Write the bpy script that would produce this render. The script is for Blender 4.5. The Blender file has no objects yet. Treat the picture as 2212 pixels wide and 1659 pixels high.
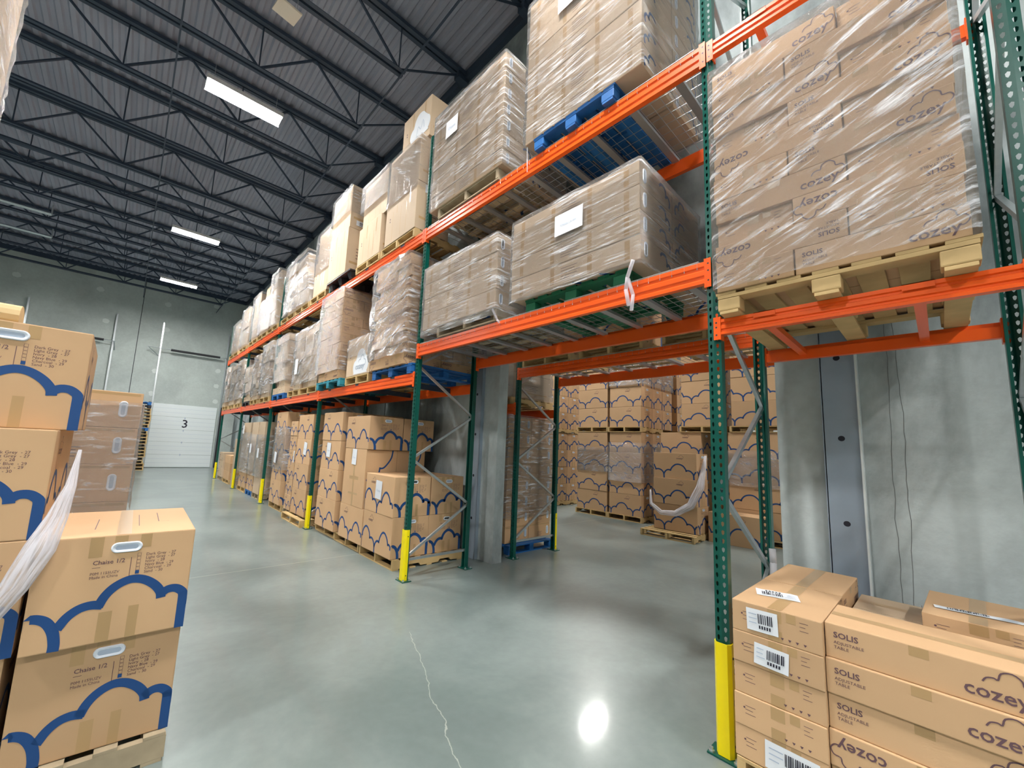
import bpy, bmesh, math, random
from mathutils import Vector, Matrix
random.seed(7)
sc = bpy.context.scene
col = sc.collection
PI = math.pi

# ------------------------------------------------------------------ camera, world, exposure
CAMH = 1.69955
Fv = Vector((0.65029696, 0.74903107, 0.12675299))
Rv = Vector((0.75018594, -0.6594643, 0.04824826))
Uv = Vector((-0.11972852, -0.06371261, 0.99076021))
cd = bpy.data.cameras.new('camera')
cam = bpy.data.objects.new('camera', cd)
col.objects.link(cam)
cd.sensor_width = 36.0
cd.lens = 867.692 / 2212 * 36.0
cd.shift_x = (1106 - 1033.928) / 2212
cd.shift_y = (855.164 - 829.5) / 2212
cd.clip_start = 0.05
cd.clip_end = 200
m = Matrix(((Rv.x, Uv.x, -Fv.x, 0), (Rv.y, Uv.y, -Fv.y, 0), (Rv.z, Uv.z, -Fv.z, CAMH), (0, 0, 0, 1)))
cam.matrix_world = m
sc.camera = cam
w = bpy.data.worlds.new('world')
sc.world = w
w.use_nodes = True
w.node_tree.nodes['Background'].inputs[0].default_value = (0.75, 0.85, 1, 1)
w.node_tree.nodes['Background'].inputs[1].default_value = 0.05
vs = sc.view_settings
vs.view_transform = 'Standard'
vs.look = 'None'
vs.gamma = 1.0
vs.use_curve_mapping = False
vs.exposure = 0.0
sc.cycles.use_denoising = True
sc.cycles.max_bounces = 8
sc.cycles.diffuse_bounces = 2
sc.cycles.transparent_max_bounces = 24
sc.cycles.sample_clamp_indirect = 6.0
LAMP = 320.0          # emission of the high-bay diffusers

# ------------------------------------------------------------------ site measures (metres; x across the aisle, y along it)
X0, D = 2.806, 1.057             # aisle face of the rack, frame depth
XR = X0 + D                      # rear posts
X2 = XR + 0.90                   # second rack, its front posts
D2 = 1.09
YF = [0.925, 4.532, 8.08, 11.627, 15.174, 18.722]   # frames
YR = -0.33                       # frame right of the near post
ZL, ZM, ZU, ZR = 2.641, 3.014, 4.655, 2.592         # tops of beams
BH = 0.152
XW, TW = 4.29, 0.19              # concrete wall behind the rack
YB = 24.75                       # far wall
ZC = 9.03

# ------------------------------------------------------------------ materials
def mat(name):
    m = bpy.data.materials.new(name)
    m.use_nodes = True
    nt = m.node_tree
    return m, nt, nt.nodes['Principled BSDF']

def simple(name, c, rough=0.5, metal=0.0, noise=0.0, scale=8.0, spec=0.5, bump=0.0):
    m, nt, b = mat(name)
    b.inputs['Base Color'].default_value = (*c, 1)
    b.inputs['Roughness'].default_value = rough
    b.inputs['Metallic'].default_value = metal
    b.inputs['Specular IOR Level'].default_value = spec
    if noise or bump:
        tc = nt.nodes.new('ShaderNodeTexCoord')
        n = nt.nodes.new('ShaderNodeTexNoise')
        n.inputs['Scale'].default_value = scale
        n.inputs['Detail'].default_value = 5
        nt.links.new(tc.outputs['Object'], n.inputs['Vector'])
        if noise:
            r = nt.nodes.new('ShaderNodeMixRGB')
            r.inputs[1].default_value = (*[v * (1 - noise) for v in c], 1)
            r.inputs[2].default_value = (*[min(1, v * (1 + noise)) for v in c], 1)
            nt.links.new(n.outputs['Fac'], r.inputs[0])
            nt.links.new(r.outputs[0], b.inputs['Base Color'])
        if bump:
            bp = nt.nodes.new('ShaderNodeBump')
            bp.inputs['Strength'].default_value = bump
            nt.links.new(n.outputs['Fac'], bp.inputs['Height'])
            nt.links.new(bp.outputs[0], b.inputs['Normal'])
    return m

def cardboard(name, c):
    m, nt, b = mat(name)
    N = nt.nodes; L = nt.links
    tc = N.new('ShaderNodeTexCoord'); oi = N.new('ShaderNodeObjectInfo')
    n = N.new('ShaderNodeTexNoise'); n.inputs['Scale'].default_value = 3.0; n.inputs['Detail'].default_value = 6
    L.new(tc.outputs['Object'], n.inputs['Vector'])
    mr = N.new('ShaderNodeMapRange'); mr.inputs[3].default_value = 0.90; mr.inputs[4].default_value = 1.08
    L.new(oi.outputs['Random'], mr.inputs[0])
    mr2 = N.new('ShaderNodeMapRange'); mr2.inputs[3].default_value = 0.93; mr2.inputs[4].default_value = 1.06
    L.new(n.outputs['Fac'], mr2.inputs[0])
    mu = N.new('ShaderNodeMath'); mu.operation = 'MULTIPLY'
    L.new(mr.outputs[0], mu.inputs[0]); L.new(mr2.outputs[0], mu.inputs[1])
    vm = N.new('ShaderNodeVectorMath'); vm.operation = 'SCALE'; vm.inputs[0].default_value = c
    L.new(mu.outputs[0], vm.inputs['Scale'])
    L.new(vm.outputs[0], b.inputs['Base Color'])
    b.inputs['Roughness'].default_value = 0.7
    b.inputs['Specular IOR Level'].default_value = 0.25
    bp = N.new('ShaderNodeBump'); bp.inputs['Strength'].default_value = 0.12; bp.inputs['Distance'].default_value = 0.02
    L.new(n.outputs['Fac'], bp.inputs['Height']); L.new(bp.outputs[0], b.inputs['Normal'])
    return m

M = {}
M['card'] = cardboard('cardboard', (0.64, 0.41, 0.23))
M['cardpale'] = cardboard('pale_cardboard', (0.62, 0.47, 0.325))
M['ink'] = simple('navy_ink', (0.008, 0.065, 0.23), 0.55)
M['brown'] = simple('brown_ink', (0.14, 0.075, 0.09), 0.6)
M['tape'] = simple('tan_tape', (0.50, 0.32, 0.15), 0.28)
M['seam'] = simple('carton_seam', (0.12, 0.07, 0.04), 0.9)
M['white'] = simple('white_plastic', (0.82, 0.88, 0.98), 0.35)
M['slot'] = simple('handle_recess_shade', (0.45, 0.53, 0.66), 0.4)  # grey-blue paints the shade on white handle plastic; also used for small print
M['slotdark'] = simple('open_handle', (0.02, 0.02, 0.02), 0.6)
M['paper'] = simple('white_paper', (0.80, 0.83, 0.88), 0.6)
M['black'] = simple('black_print', (0.02, 0.02, 0.035), 0.6)
M['green'] = simple('green_enamel', (0.001, 0.08, 0.060), 0.28, noise=0.15, scale=20)
M['orange'] = simple('orange_enamel', (1.0, 0.125, 0.012), 0.28)
M['yellow'] = simple('yellow_enamel', (1.0, 0.82, 0.0), 0.3)
M['zinc'] = simple('zinc', (0.62, 0.66, 0.68), 0.32, 0.9, noise=0.12, scale=30)
M['wire'] = simple('wire_zinc', (0.5, 0.52, 0.54), 0.4, 0.7)
M['wood'] = simple('pallet_wood', (0.60, 0.42, 0.20), 0.75, noise=0.3, scale=6, spec=0.2, bump=0.15)
M['oldwood'] = simple('weathered_wood', (0.42, 0.34, 0.23), 0.85, noise=0.4, scale=7, spec=0.2, bump=0.3)
M['bluepal'] = simple('blue_pallet_paint', (0.008, 0.12, 0.38), 0.6, noise=0.3, scale=9)
M['tealpal'] = simple('teal_pallet_paint', (0.02, 0.25, 0.33), 0.6, noise=0.25, scale=9)
M['greenpal'] = simple('green_pallet_paint', (0.012, 0.17, 0.08), 0.6, noise=0.25, scale=9)
M['blackpal'] = simple('black_pallet_plastic', (0.012, 0.012, 0.018), 0.4)
M['steel'] = simple('dark_joist_paint', (0.035, 0.055, 0.09), 0.5)
M['deck'] = simple('roof_deck_paint', (0.36, 0.375, 0.46), 0.6, noise=0.3, scale=0.6)
M['channel'] = simple('blue_grey_steel', (0.36, 0.44, 0.54), 0.45, 0.1, noise=0.08)
M['door'] = simple('door_white', (0.80, 0.86, 0.87), 0.5)
M['housing'] = simple('lamp_housing', (0.75, 0.75, 0.75), 0.5)
M['kraft'] = simple('kraft_paper', (0.62, 0.47, 0.25), 0.7, noise=0.12)
M['cream'] = simple('cream_board', (0.70, 0.62, 0.50), 0.6)
M['sealant'] = simple('panel_joint', (0.03, 0.035, 0.04), 0.8)
M['patch'] = simple('grout_patch', (0.66, 0.71, 0.68), 0.8)
M['crack'] = simple('crack_line', (0.17, 0.19, 0.19), 0.9)
M['rubber'] = simple('rubber', (0.03, 0.03, 0.035), 0.7)

def emis(name, c, s):
    m, nt, b = mat(name)
    b.inputs['Base Color'].default_value = (*c, 1)
    b.inputs['Emission Color'].default_value = (*c, 1)
    b.inputs['Emission Strength'].default_value = s
    return m
M['lamp'] = emis('lamp_diffuser', (1.0, 0.985, 0.95), LAMP)

def film_mat(name, ang, fine, cover, lo=0.03):
    """clear cling film: mostly transparent, a glossy skin, milky stretch wrinkles with white sheen painted in, running at ang to the rows"""
    m = bpy.data.materials.new(name); m.use_nodes = True
    nt = m.node_tree; N = nt.nodes; L = nt.links
    N.remove(N['Principled BSDF']); out = N['Material Output']
    tc = N.new('ShaderNodeTexCoord'); oi = N.new('ShaderNodeObjectInfo')
    ad = N.new('ShaderNodeVectorMath'); ad.operation = 'ADD'
    vr = N.new('ShaderNodeVectorRotate'); vr.rotation_type = 'X_AXIS'; vr.inputs['Angle'].default_value = ang
    L.new(tc.outputs['Object'], vr.inputs['Vector'])
    L.new(vr.outputs[0], ad.inputs[0]); L.new(oi.outputs['Location'], ad.inputs[1])
    mp = N.new('ShaderNodeMapping'); mp.inputs['Scale'].default_value = (1.6, 1.6, fine)
    L.new(ad.outputs[0], mp.inputs['Vector'])
    n = N.new('ShaderNodeTexNoise'); n.inputs['Scale'].default_value = 2.2; n.inputs['Detail'].default_value = 7; n.inputs['Roughness'].default_value = 0.7
    L.new(mp.outputs[0], n.inputs['Vector'])
    mp2 = N.new('ShaderNodeMapping'); mp2.inputs['Scale'].default_value = (1, 1, 1.8)
    L.new(ad.outputs[0], mp2.inputs['Vector'])
    n2 = N.new('ShaderNodeTexNoise'); n2.inputs['Scale'].default_value = 2.0; n2.inputs['Detail'].default_value = 2; n2.inputs['Distortion'].default_value = 0.8
    L.new(mp2.outputs[0], n2.inputs['Vector'])
    n3 = N.new('ShaderNodeTexNoise'); n3.inputs['Scale'].default_value = 7; n3.inputs['Detail'].default_value = 3; n3.inputs['Distortion'].default_value = 1.5
    L.new(tc.outputs['Object'], n3.inputs['Vector'])
    sm = N.new('ShaderNodeMath'); sm.operation = 'MULTIPLY_ADD'; sm.inputs[1].default_value = 0.45
    L.new(n3.outputs['Fac'], sm.inputs[0]); L.new(n.outputs['Fac'], sm.inputs[2])
    bp = N.new('ShaderNodeBump'); bp.inputs['Strength'].default_value = 0.9; bp.inputs['Distance'].default_value = 0.06
    L.new(sm.outputs[0], bp.inputs['Height'])
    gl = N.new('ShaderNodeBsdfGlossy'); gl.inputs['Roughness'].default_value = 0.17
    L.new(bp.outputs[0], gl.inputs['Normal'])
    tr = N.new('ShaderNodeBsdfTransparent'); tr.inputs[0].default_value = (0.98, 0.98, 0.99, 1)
    df = N.new('ShaderNodeBsdfDiffuse'); df.inputs[0].default_value = (0.92, 0.92, 0.96, 1)  # white of the streaks: milky wrinkles plus sheen put into the colour
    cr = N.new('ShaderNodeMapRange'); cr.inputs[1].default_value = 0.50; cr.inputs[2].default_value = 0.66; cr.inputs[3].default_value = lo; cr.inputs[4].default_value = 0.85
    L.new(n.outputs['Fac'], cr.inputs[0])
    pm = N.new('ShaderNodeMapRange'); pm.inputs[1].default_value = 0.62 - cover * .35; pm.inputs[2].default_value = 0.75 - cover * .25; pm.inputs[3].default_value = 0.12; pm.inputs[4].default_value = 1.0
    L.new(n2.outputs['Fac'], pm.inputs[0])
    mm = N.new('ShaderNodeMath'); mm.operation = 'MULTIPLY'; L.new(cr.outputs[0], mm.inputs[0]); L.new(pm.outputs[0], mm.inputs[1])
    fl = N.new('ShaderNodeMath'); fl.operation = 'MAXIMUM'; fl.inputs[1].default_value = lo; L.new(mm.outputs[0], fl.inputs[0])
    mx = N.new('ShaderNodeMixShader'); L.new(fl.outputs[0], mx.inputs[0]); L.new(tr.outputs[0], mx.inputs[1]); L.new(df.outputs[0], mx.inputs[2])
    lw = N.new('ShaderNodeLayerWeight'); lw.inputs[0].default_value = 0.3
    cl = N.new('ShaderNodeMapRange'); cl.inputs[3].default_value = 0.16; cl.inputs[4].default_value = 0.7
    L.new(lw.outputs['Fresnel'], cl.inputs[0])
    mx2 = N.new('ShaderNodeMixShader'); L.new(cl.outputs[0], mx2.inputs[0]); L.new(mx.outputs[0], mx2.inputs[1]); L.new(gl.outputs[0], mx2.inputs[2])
    L.new(mx2.outputs[0], out.inputs[0])
    return m
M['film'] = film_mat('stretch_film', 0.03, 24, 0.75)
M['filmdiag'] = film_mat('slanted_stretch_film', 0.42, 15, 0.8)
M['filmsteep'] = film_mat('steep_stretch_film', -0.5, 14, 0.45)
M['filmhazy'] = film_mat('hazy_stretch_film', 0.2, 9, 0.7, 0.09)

def rope_film():
    m = bpy.data.materials.new('bunched_film'); m.use_nodes = True
    nt = m.node_tree; N = nt.nodes; L = nt.links
    b = N['Principled BSDF']
    b.inputs['Base Color'].default_value = (0.95, 0.94, 1.0, 1); b.inputs['Roughness'].default_value = 0.18
    tc = N.new('ShaderNodeTexCoord'); n = N.new('ShaderNodeTexNoise'); n.inputs['Scale'].default_value = 1.0; n.inputs['Detail'].default_value = 5; n.inputs['Distortion'].default_value = 0.4
    uvn = N.new('ShaderNodeUVMap'); mpu = N.new('ShaderNodeMapping'); mpu.inputs['Scale'].default_value = (9, 2.2, 1)
    L.new(uvn.outputs[0], mpu.inputs[0]); L.new(mpu.outputs[0], n.inputs['Vector'])
    bp = N.new('ShaderNodeBump'); bp.inputs['Strength'].default_value = 0.45; bp.inputs['Distance'].default_value = 0.02
    L.new(n.outputs['Fac'], bp.inputs['Height']); L.new(bp.outputs[0], b.inputs['Normal'])
    tl = N.new('ShaderNodeBsdfTranslucent'); tl.inputs[0].default_value = (0.95, 0.94, 1, 1); mt_ = N.new('ShaderNodeMixShader'); mt_.inputs[0].default_value = 0.4
    tr = N.new('ShaderNodeBsdfTransparent'); mr = N.new('ShaderNodeMapRange'); mr.inputs[1].default_value = 0.35; mr.inputs[2].default_value = 0.6; mr.inputs[3].default_value = 0.30; mr.inputs[4].default_value = 0.95
    L.new(n.outputs['Fac'], mr.inputs[0])
    L.new(b.outputs[0], mt_.inputs[1]); L.new(tl.outputs[0], mt_.inputs[2])
    mx = N.new('ShaderNodeMixShader'); L.new(mr.outputs[0], mx.inputs[0]); L.new(tr.outputs[0], mx.inputs[1]); L.new(mt_.outputs[0], mx.inputs[2])
    L.new(mx.outputs[0], N['Material Output'].inputs[0])
    return m
M['rope'] = rope_film()

def concrete(name, c1, c2, rough1, rough2, floor=False, streak=False):
    m, nt, b = mat(name); N = nt.nodes; L = nt.links
    tc = N.new('ShaderNodeTexCoord')
    mp = N.new('ShaderNodeMapping')
    mp.inputs['Scale'].default_value = (0.55, 0.55, 0.28) if streak else (0.5, 0.5, 0.5)
    L.new(tc.outputs['Object'], mp.inputs[0])
    n = N.new('ShaderNodeTexNoise'); n.inputs['Scale'].default_value = 1.3; n.inputs['Detail'].default_value = 9; n.inputs['Roughness'].default_value = 0.6; n.inputs['Distortion'].default_value = 0.4
    L.new(mp.outputs[0], n.inputs[0])
    n2 = N.new('ShaderNodeTexNoise'); n2.inputs['Scale'].default_value = 14; n2.inputs['Detail'].default_value = 6
    L.new(tc.outputs['Object'], n2.inputs[0])
    ra = N.new('ShaderNodeMapRange'); ra.inputs[1].default_value = 0.32; ra.inputs[2].default_value = 0.68; ra.interpolation_type = 'SMOOTHSTEP'
    L.new(n.outputs['Fac'], ra.inputs[0])
    mx = N.new('ShaderNodeMixRGB'); mx.inputs[1].default_value = (*c1, 1); mx.inputs[2].default_value = (*c2, 1)
    L.new(ra.outputs[0], mx.inputs[0])
    m2 = N.new('ShaderNodeMixRGB'); m2.blend_type = 'MULTIPLY'; m2.inputs[0].default_value = 0.35
    r2 = N.new('ShaderNodeMapRange'); r2.inputs[3].default_value = 0.65; r2.inputs[4].default_value = 1.25
    L.new(n2.outputs['Fac'], r2.inputs[0]); L.new(mx.outputs[0], m2.inputs[1]); L.new(r2.outputs[0], m2.inputs[2])
    last = m2.outputs[0]
    if floor:
        sx = N.new('ShaderNodeSeparateXYZ'); L.new(tc.outputs['Object'], sx.inputs[0])
        def mask(src, pos, wd, wob=None):
            a = N.new('ShaderNodeMath'); a.operation = 'SUBTRACT'; a.inputs[1].default_value = pos
            L.new(src, a.inputs[0]); s = a.outputs[0]
            if wob is not None:
                q = N.new('ShaderNodeMath'); q.operation = 'ADD'; L.new(s, q.inputs[0]); L.new(wob, q.inputs[1]); s = q.outputs[0]
            ab = N.new('ShaderNodeMath'); ab.operation = 'ABSOLUTE'; L.new(s, ab.inputs[0])
            lt = N.new('ShaderNodeMath'); lt.operation = 'LESS_THAN'; lt.inputs[1].default_value = wd; L.new(ab.outputs[0], lt.inputs[0])
            return lt.outputs[0]
        def blend(last, fac, colr, amt):
            f = N.new('ShaderNodeMath'); f.operation = 'MULTIPLY'; f.inputs[1].default_value = amt; L.new(fac, f.inputs[0])
            x = N.new('ShaderNodeMixRGB'); L.new(f.outputs[0], x.inputs[0]); L.new(last, x.inputs[1]); x.inputs[2].default_value = (*colr, 1)
            return x.outputs[0]
        b.inputs['Coat Weight'].default_value = 0.35; b.inputs['Coat Roughness'].default_value = 0.10
        for py in (5.93, 0.2 - 6, 11.8, 17.6):
            last = blend(last, mask(sx.outputs[1], py, 0.006), (0.14, 0.15, 0.14), 0.45)
            last = blend(last, mask(sx.outputs[1], py + 0.02, 0.012), (0.55, 0.58, 0.52), 0.35)
        # hairline crack running along the aisle
        nw = N.new('ShaderNodeTexNoise'); nw.inputs['Scale'].default_value = 4.0; nw.inputs['Detail'].default_value = 10
        L.new(tc.outputs['Object'], nw.inputs[0])
        wb = N.new('ShaderNodeMath'); wb.operation = 'MULTIPLY'; wb.inputs[1].default_value = 0.16; L.new(nw.outputs['Fac'], wb.inputs[0])
        ly = N.new('ShaderNodeMath'); ly.operation = 'MULTIPLY_ADD'; ly.inputs[1].default_value = -0.41; ly.inputs[2].default_value = -0.82 - 0.08
        L.new(sx.outputs[1], ly.inputs[0])
        sxy = N.new('ShaderNodeMath'); sxy.operation = 'ADD'; L.new(sx.outputs[0], sxy.inputs[0]); L.new(ly.outputs[0], sxy.inputs[1])
        ck = mask(sxy.outputs[0], 0.0, 0.0035, wb.outputs[0])
        my = N.new('ShaderNodeMath'); my.operation = 'MULTIPLY'; L.new(ck, my.inputs[0]); L.new(mask(sx.outputs[1], 2.3, 1.0), my.inputs[1])
        last = blend(last, my.outputs[0], (0.50, 0.52, 0.47), 0.7)
    L.new(last, b.inputs['Base Color'])
    rr = N.new('ShaderNodeMapRange'); rr.inputs[3].default_value = rough1; rr.inputs[4].default_value = rough2
    L.new(n.outputs['Fac'], rr.inputs[0]); L.new(rr.outputs[0], b.inputs['Roughness'])
    bp = N.new('ShaderNodeBump'); bp.inputs['Strength'].default_value = 0.02 if floor else 0.18; bp.inputs['Distance'].default_value = 0.02
    L.new(n2.outputs['Fac'], bp.inputs['Height']); L.new(bp.outputs[0], b.inputs['Normal'])
    return m
M['floor'] = concrete('polished_floor', (0.165, 0.205, 0.198), (0.265, 0.315, 0.302), 0.24, 0.44, floor=True)
M['wall'] = concrete('tilt_up_concrete', (0.15, 0.175, 0.18), (0.60, 0.67, 0.68), 0.75, 0.9, streak=True)
M['farwall'] = concrete('far_wall_concrete', (0.44, 0.49, 0.47), (0.56, 0.62, 0.59), 0.8, 0.9)

# ------------------------------------------------------------------ mesh helper
class MB:
    def __init__(s):
        s.v = []; s.f = []; s.m = []; s.mats = []
    def mi(s, k):
        if k not in s.mats: s.mats.append(k)
        return s.mats.index(k)
    def add(s, vs_, fs, k):
        o = len(s.v); i = s.mi(k)
        s.v += [tuple(p) for p in vs_]
        for f in fs:
            s.f.append([o + j for j in f]); s.m.append(i)
    def box(s, x0, x1, y0, y1, z0, z1, k):
        vs_ = [(x, y, z) for z in (z0, z1) for y in (y0, y1) for x in (x0, x1)]
        s.add(vs_, [(0, 2, 3, 1), (4, 5, 7, 6), (0, 1, 5, 4), (2, 6, 7, 3), (0, 4, 6, 2), (1, 3, 7, 5)], k)
    def bbox(s, x0, x1, y0, y1, z0, z1, k, b=0.006):
        # box with bevelled edges
        bm = bmesh.new()
        bmesh.ops.create_cube(bm, size=1.0)
        for v in bm.verts:
            v.co = Vector(((x0 + x1) / 2 + v.co.x * (x1 - x0), (y0 + y1) / 2 + v.co.y * (y1 - y0), (z0 + z1) / 2 + v.co.z * (z1 - z0)))
        bmesh.ops.bevel(bm, geom=bm.edges[:], offset=b, segments=2, affect='EDGES', profile=0.6)
        bm.verts.index_update()
        s.add([v.co for v in bm.verts], [[v.index for v in f.verts] for f in bm.faces], k)
        bm.free()
    def tube(s, p, q, r, k, n=6, square=False):
        p = Vector(p); q = Vector(q); d = (q - p).normalized()
        a = d.orthogonal().normalized() if abs(d.z) > .99 else d.cross(Vector((0, 0, 1))).normalized()
        b = d.cross(a)
        vs_ = []
        off = PI / 4 if n == 4 else 0
        for e in (p, q):
            for i in range(n):
                t = 2 * PI * i / n + off
                vs_.append(e + (a * math.cos(t) + b * math.sin(t)) * r)
        fs = [(i, (i + 1) % n, n + (i + 1) % n, n + i) for i in range(n)] + [tuple(range(n))[::-1], tuple(range(n, 2 * n))]
        s.add(vs_, fs, k)
    def path(s, pts, r, k, n=6):
        for a, b in zip(pts, pts[1:]): s.tube(a, b, r, k, n)
    def extr(s, prof, axis, a0, a1, k, closed=True, caps=True):
        # prof: list of 2D points; axis 'y': (x,z); 'z': (x,y); 'x': (y,z)
        def P(p, t):
            return {'y': (p[0], t, p[1]), 'z': (p[0], p[1], t), 'x': (t, p[0], p[1])}[axis]
        n = len(prof)
        vs_ = [P(p, a0) for p in prof] + [P(p, a1) for p in prof]
        rng = range(n if closed else n - 1)
        fs = [(i, (i + 1) % n, n + (i + 1) % n, n + i) for i in rng]
        if closed and caps: fs += [tuple(range(n))[::-1], tuple(range(n, 2 * n))]
        s.add(vs_, fs, k)
    def ribbon(s, P, pts, wd, k, off=0.0012):
        n = len(pts); L_, R_ = [], []
        for i in range(n):
            a = pts[max(0, i - 1)]; b = pts[min(n - 1, i + 1)]
            dx, dy = b[0] - a[0], b[1] - a[1]; l = math.hypot(dx, dy) or 1
            nx, ny = -dy / l * wd / 2, dx / l * wd / 2
            L_.append(P(pts[i][0] + nx, pts[i][1] + ny, off)); R_.append(P(pts[i][0] - nx, pts[i][1] - ny, off))
        s.add(L_ + R_, [(i, n + i, n + i + 1, i + 1) for i in range(n - 1)], k)
    def rect(s, P, u0, u1, v0, v1, k, off=0.001):
        s.add([P(u0, v0, off), P(u1, v0, off), P(u1, v1, off), P(u0, v1, off)], [(0, 1, 2, 3)], k)
    def poly(s, P, pts, k, off=0.001):
        s.add([P(a, b, off) for a, b in pts], [tuple(range(len(pts)))], k)
    def text(s, P, body, u, v, size, k, off=0.0015, rot180=False, bold=0.0, align='LEFT'):
        vs_, fs = text_geo(body, bold, align)
        q = -1 if rot180 else 1
        s.add([P(u + q * x * size, v + q * y * size, off) for x, y in vs_], fs, k)
    def mesh(s, name, smooth=False):
        me = bpy.data.meshes.new(name)
        me.from_pydata(s.v, [], s.f)
        for k in s.mats: me.materials.append(M[k])
        me.polygons.foreach_set('material_index', s.m)
        if smooth: me.polygons.foreach_set('use_smooth', [True] * len(s.f))
        me.update()
        bm = bmesh.new(); bm.from_mesh(me)
        bmesh.ops.recalc_face_normals(bm, faces=bm.faces[:])
        bm.to_mesh(me); bm.free()
        return me
    def obj(s, name, parent=None, loc=(0, 0, 0), smooth=False):
        return link(name, s.mesh(name, smooth), parent, loc)

_tc = {}
def text_geo(body, bold, align):
    key = (body, bold, align)
    if key not in _tc:
        cu = bpy.data.curves.new('lettering', 'FONT')
        cu.body = body; cu.size = 1; cu.resolution_u = 2; cu.offset = bold; cu.align_x = align
        o = bpy.data.objects.new('lettering', cu); col.objects.link(o)
        dg = bpy.context.evaluated_depsgraph_get()
        me = bpy.data.meshes.new_from_object(o.evaluated_get(dg))
        _tc[key] = ([(v.co.x, v.co.y) for v in me.vertices], [tuple(p.vertices) for p in me.polygons])
        bpy.data.meshes.remove(me); bpy.data.objects.remove(o); bpy.data.curves.remove(cu)
    return _tc[key]

def link(name, me, parent=None, loc=(0, 0, 0), rz=0.0):
    o = bpy.data.objects.new(name, me)
    col.objects.link(o)
    o.location = loc
    if rz: o.rotation_euler = (0, 0, rz)
    if parent is not None: o.parent = parent
    return o
def tag(o, label, cat, group=None, kind=None):
    o['label'] = label
    if cat: o['category'] = cat
    if group: o['group'] = group
    if kind: o['kind'] = kind
    return o
def struct(o, label=None):
    o['kind'] = 'structure'
    if label: o['label'] = label
    return o
def empty(name, loc, rz=0.0):
    return link(name, None, None, loc, rz)

# ------------------------------------------------------------------ room shell
mb = MB(); mb.box(-14, 20, -8, YB + 0.25, -0.3, 0, 'floor'); struct(mb.obj('floor'), 'polished grey green concrete warehouse floor')
# wall behind the rack, with the opening under the tunnel bay
mb = MB()
OY0, OY1, OZ = 0.93, 4.46, 3.75
mb.box(XW, XW + TW, -8, OY0, 0, ZC, 'wall')
mb.box(XW, XW + TW, OY1, YB, 0, ZC, 'wall')
mb.box(XW, XW + TW, OY0, OY1, OZ, ZC, 'wall')
for yj in (8.1, 15.2, 22.0): mb.box(XW - 0.002, XW, yj - 0.009, yj + 0.009, 0, ZC, 'sealant')
# two thin shrinkage cracks
for yb, sd in ((0.245, 1), (0.17, 5)):
    rnd = random.Random(sd); pts = []; y = yb
    for i in range(60):
        pts.append((y, i * 0.07)); y += rnd.uniform(-0.006, 0.006) + (yb - y) * 0.05
    mb.ribbon(lambda u, v, o: (XW - 0.001, u, v), pts, 0.0035, 'crack', 0)
struct(mb.obj('wall_right'), 'grey tilt-up concrete wall behind the racks')
for n, (ya, yb_, s_) in enumerate(((0.40, 0.61, 1), (4.80, 5.01, -1))):
    # steel strongback channel bolted beside the opening
    mb = MB()
    mb.box(XW - 0.06, XW - 0.05, ya, yb_, 0, OZ + 0.2, 'channel')
    e = ya if s_ > 0 else yb_
    mb.box(XW - 0.085, XW - 0.0005, e - 0.012 if s_ > 0 else e, e if s_ > 0 else e + 0.012, 0, OZ + 0.2, 'door')
    e2 = yb_ if s_ > 0 else ya
    mb.box(XW - 0.06, XW - 0.0005, e2 - 0.006, e2 + 0.006, 0, OZ + 0.2, 'channel')
    for zz in (0.6, 1.255, 1.905, 2.55, 3.2):
        mb.poly(lambda u, v, o: (XW - 0.0605, u, v), [((ya + yb_) / 2 + 0.021 * math.cos(a * PI / 8), zz + 0.021 * math.sin(a * PI / 8)) for a in range(16)], 'black')
    struct(mb.obj('trim_%d' % (n + 1)), 'blue grey steel channel with round holes beside the opening')
# far wall with dock doors
mb = MB(); mb.box(-14, 20, YB, YB + 0.25, 0, ZC, 'farwall')
mb.box(-0.085, -0.06, YB - 0.003, YB, 3.0, ZC, 'sealant')
mb.box(-7.6, -7.58, YB - 0.003, YB, 0, ZC, 'sealant')
rnd = random.Random(3)
for (px, pz) in ((-4.13, 7.86), (0.86, 7.96), (2.85, 8.39), (-4.17, 6.6), (-1.25, 6.6), (0.95, 6.7), (0.75, 4.6), (0.75, 3.5), (3.3, 4.2), (3.35, 3.4), (3.3, 5.0), (-1.6, 8.0)):
    mb.poly(lambda u, v, o: (u, YB - 0.002, v), [(px + 0.13 * math.cos(a * PI / 7) * rnd.uniform(.8, 1.1), pz + 0.12 * math.sin(a * PI / 7) * rnd.uniform(.8, 1.1)) for a in range(14)], 'patch')
struct(mb.obj('wall_back'), 'pale grey concrete far wall with a dark panel joint')
mb = MB(); mb.box(-14.2, -14, -8, YB, 0, ZC, 'farwall'); struct(mb.obj('wall_left'))  # unseen, closes the room; added for bounce light
mb = MB(); mb.box(-14, 20, -8.2, -8, 0, ZC, 'farwall'); struct(mb.obj('wall_front'))  # unseen wall behind the camera, likewise added for bounce light
mb = MB(); mb.box(20, 20.2, -8, YB, 0, ZC, 'wall'); struct(mb.obj('wall_beyond'))
# fluted roof deck
mb = MB(); prof = []
x = -14.0
while x < 20:
    prof += [(x, ZC + 0.04), (x + 0.03, ZC), (x + 0.10, ZC), (x + 0.13, ZC + 0.04)]
    x += 0.19
mb.extr(prof, 'y', -8, YB, 'deck', closed=False)
struct(mb.obj('ceiling'), 'dark fluted steel roof deck')
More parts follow.
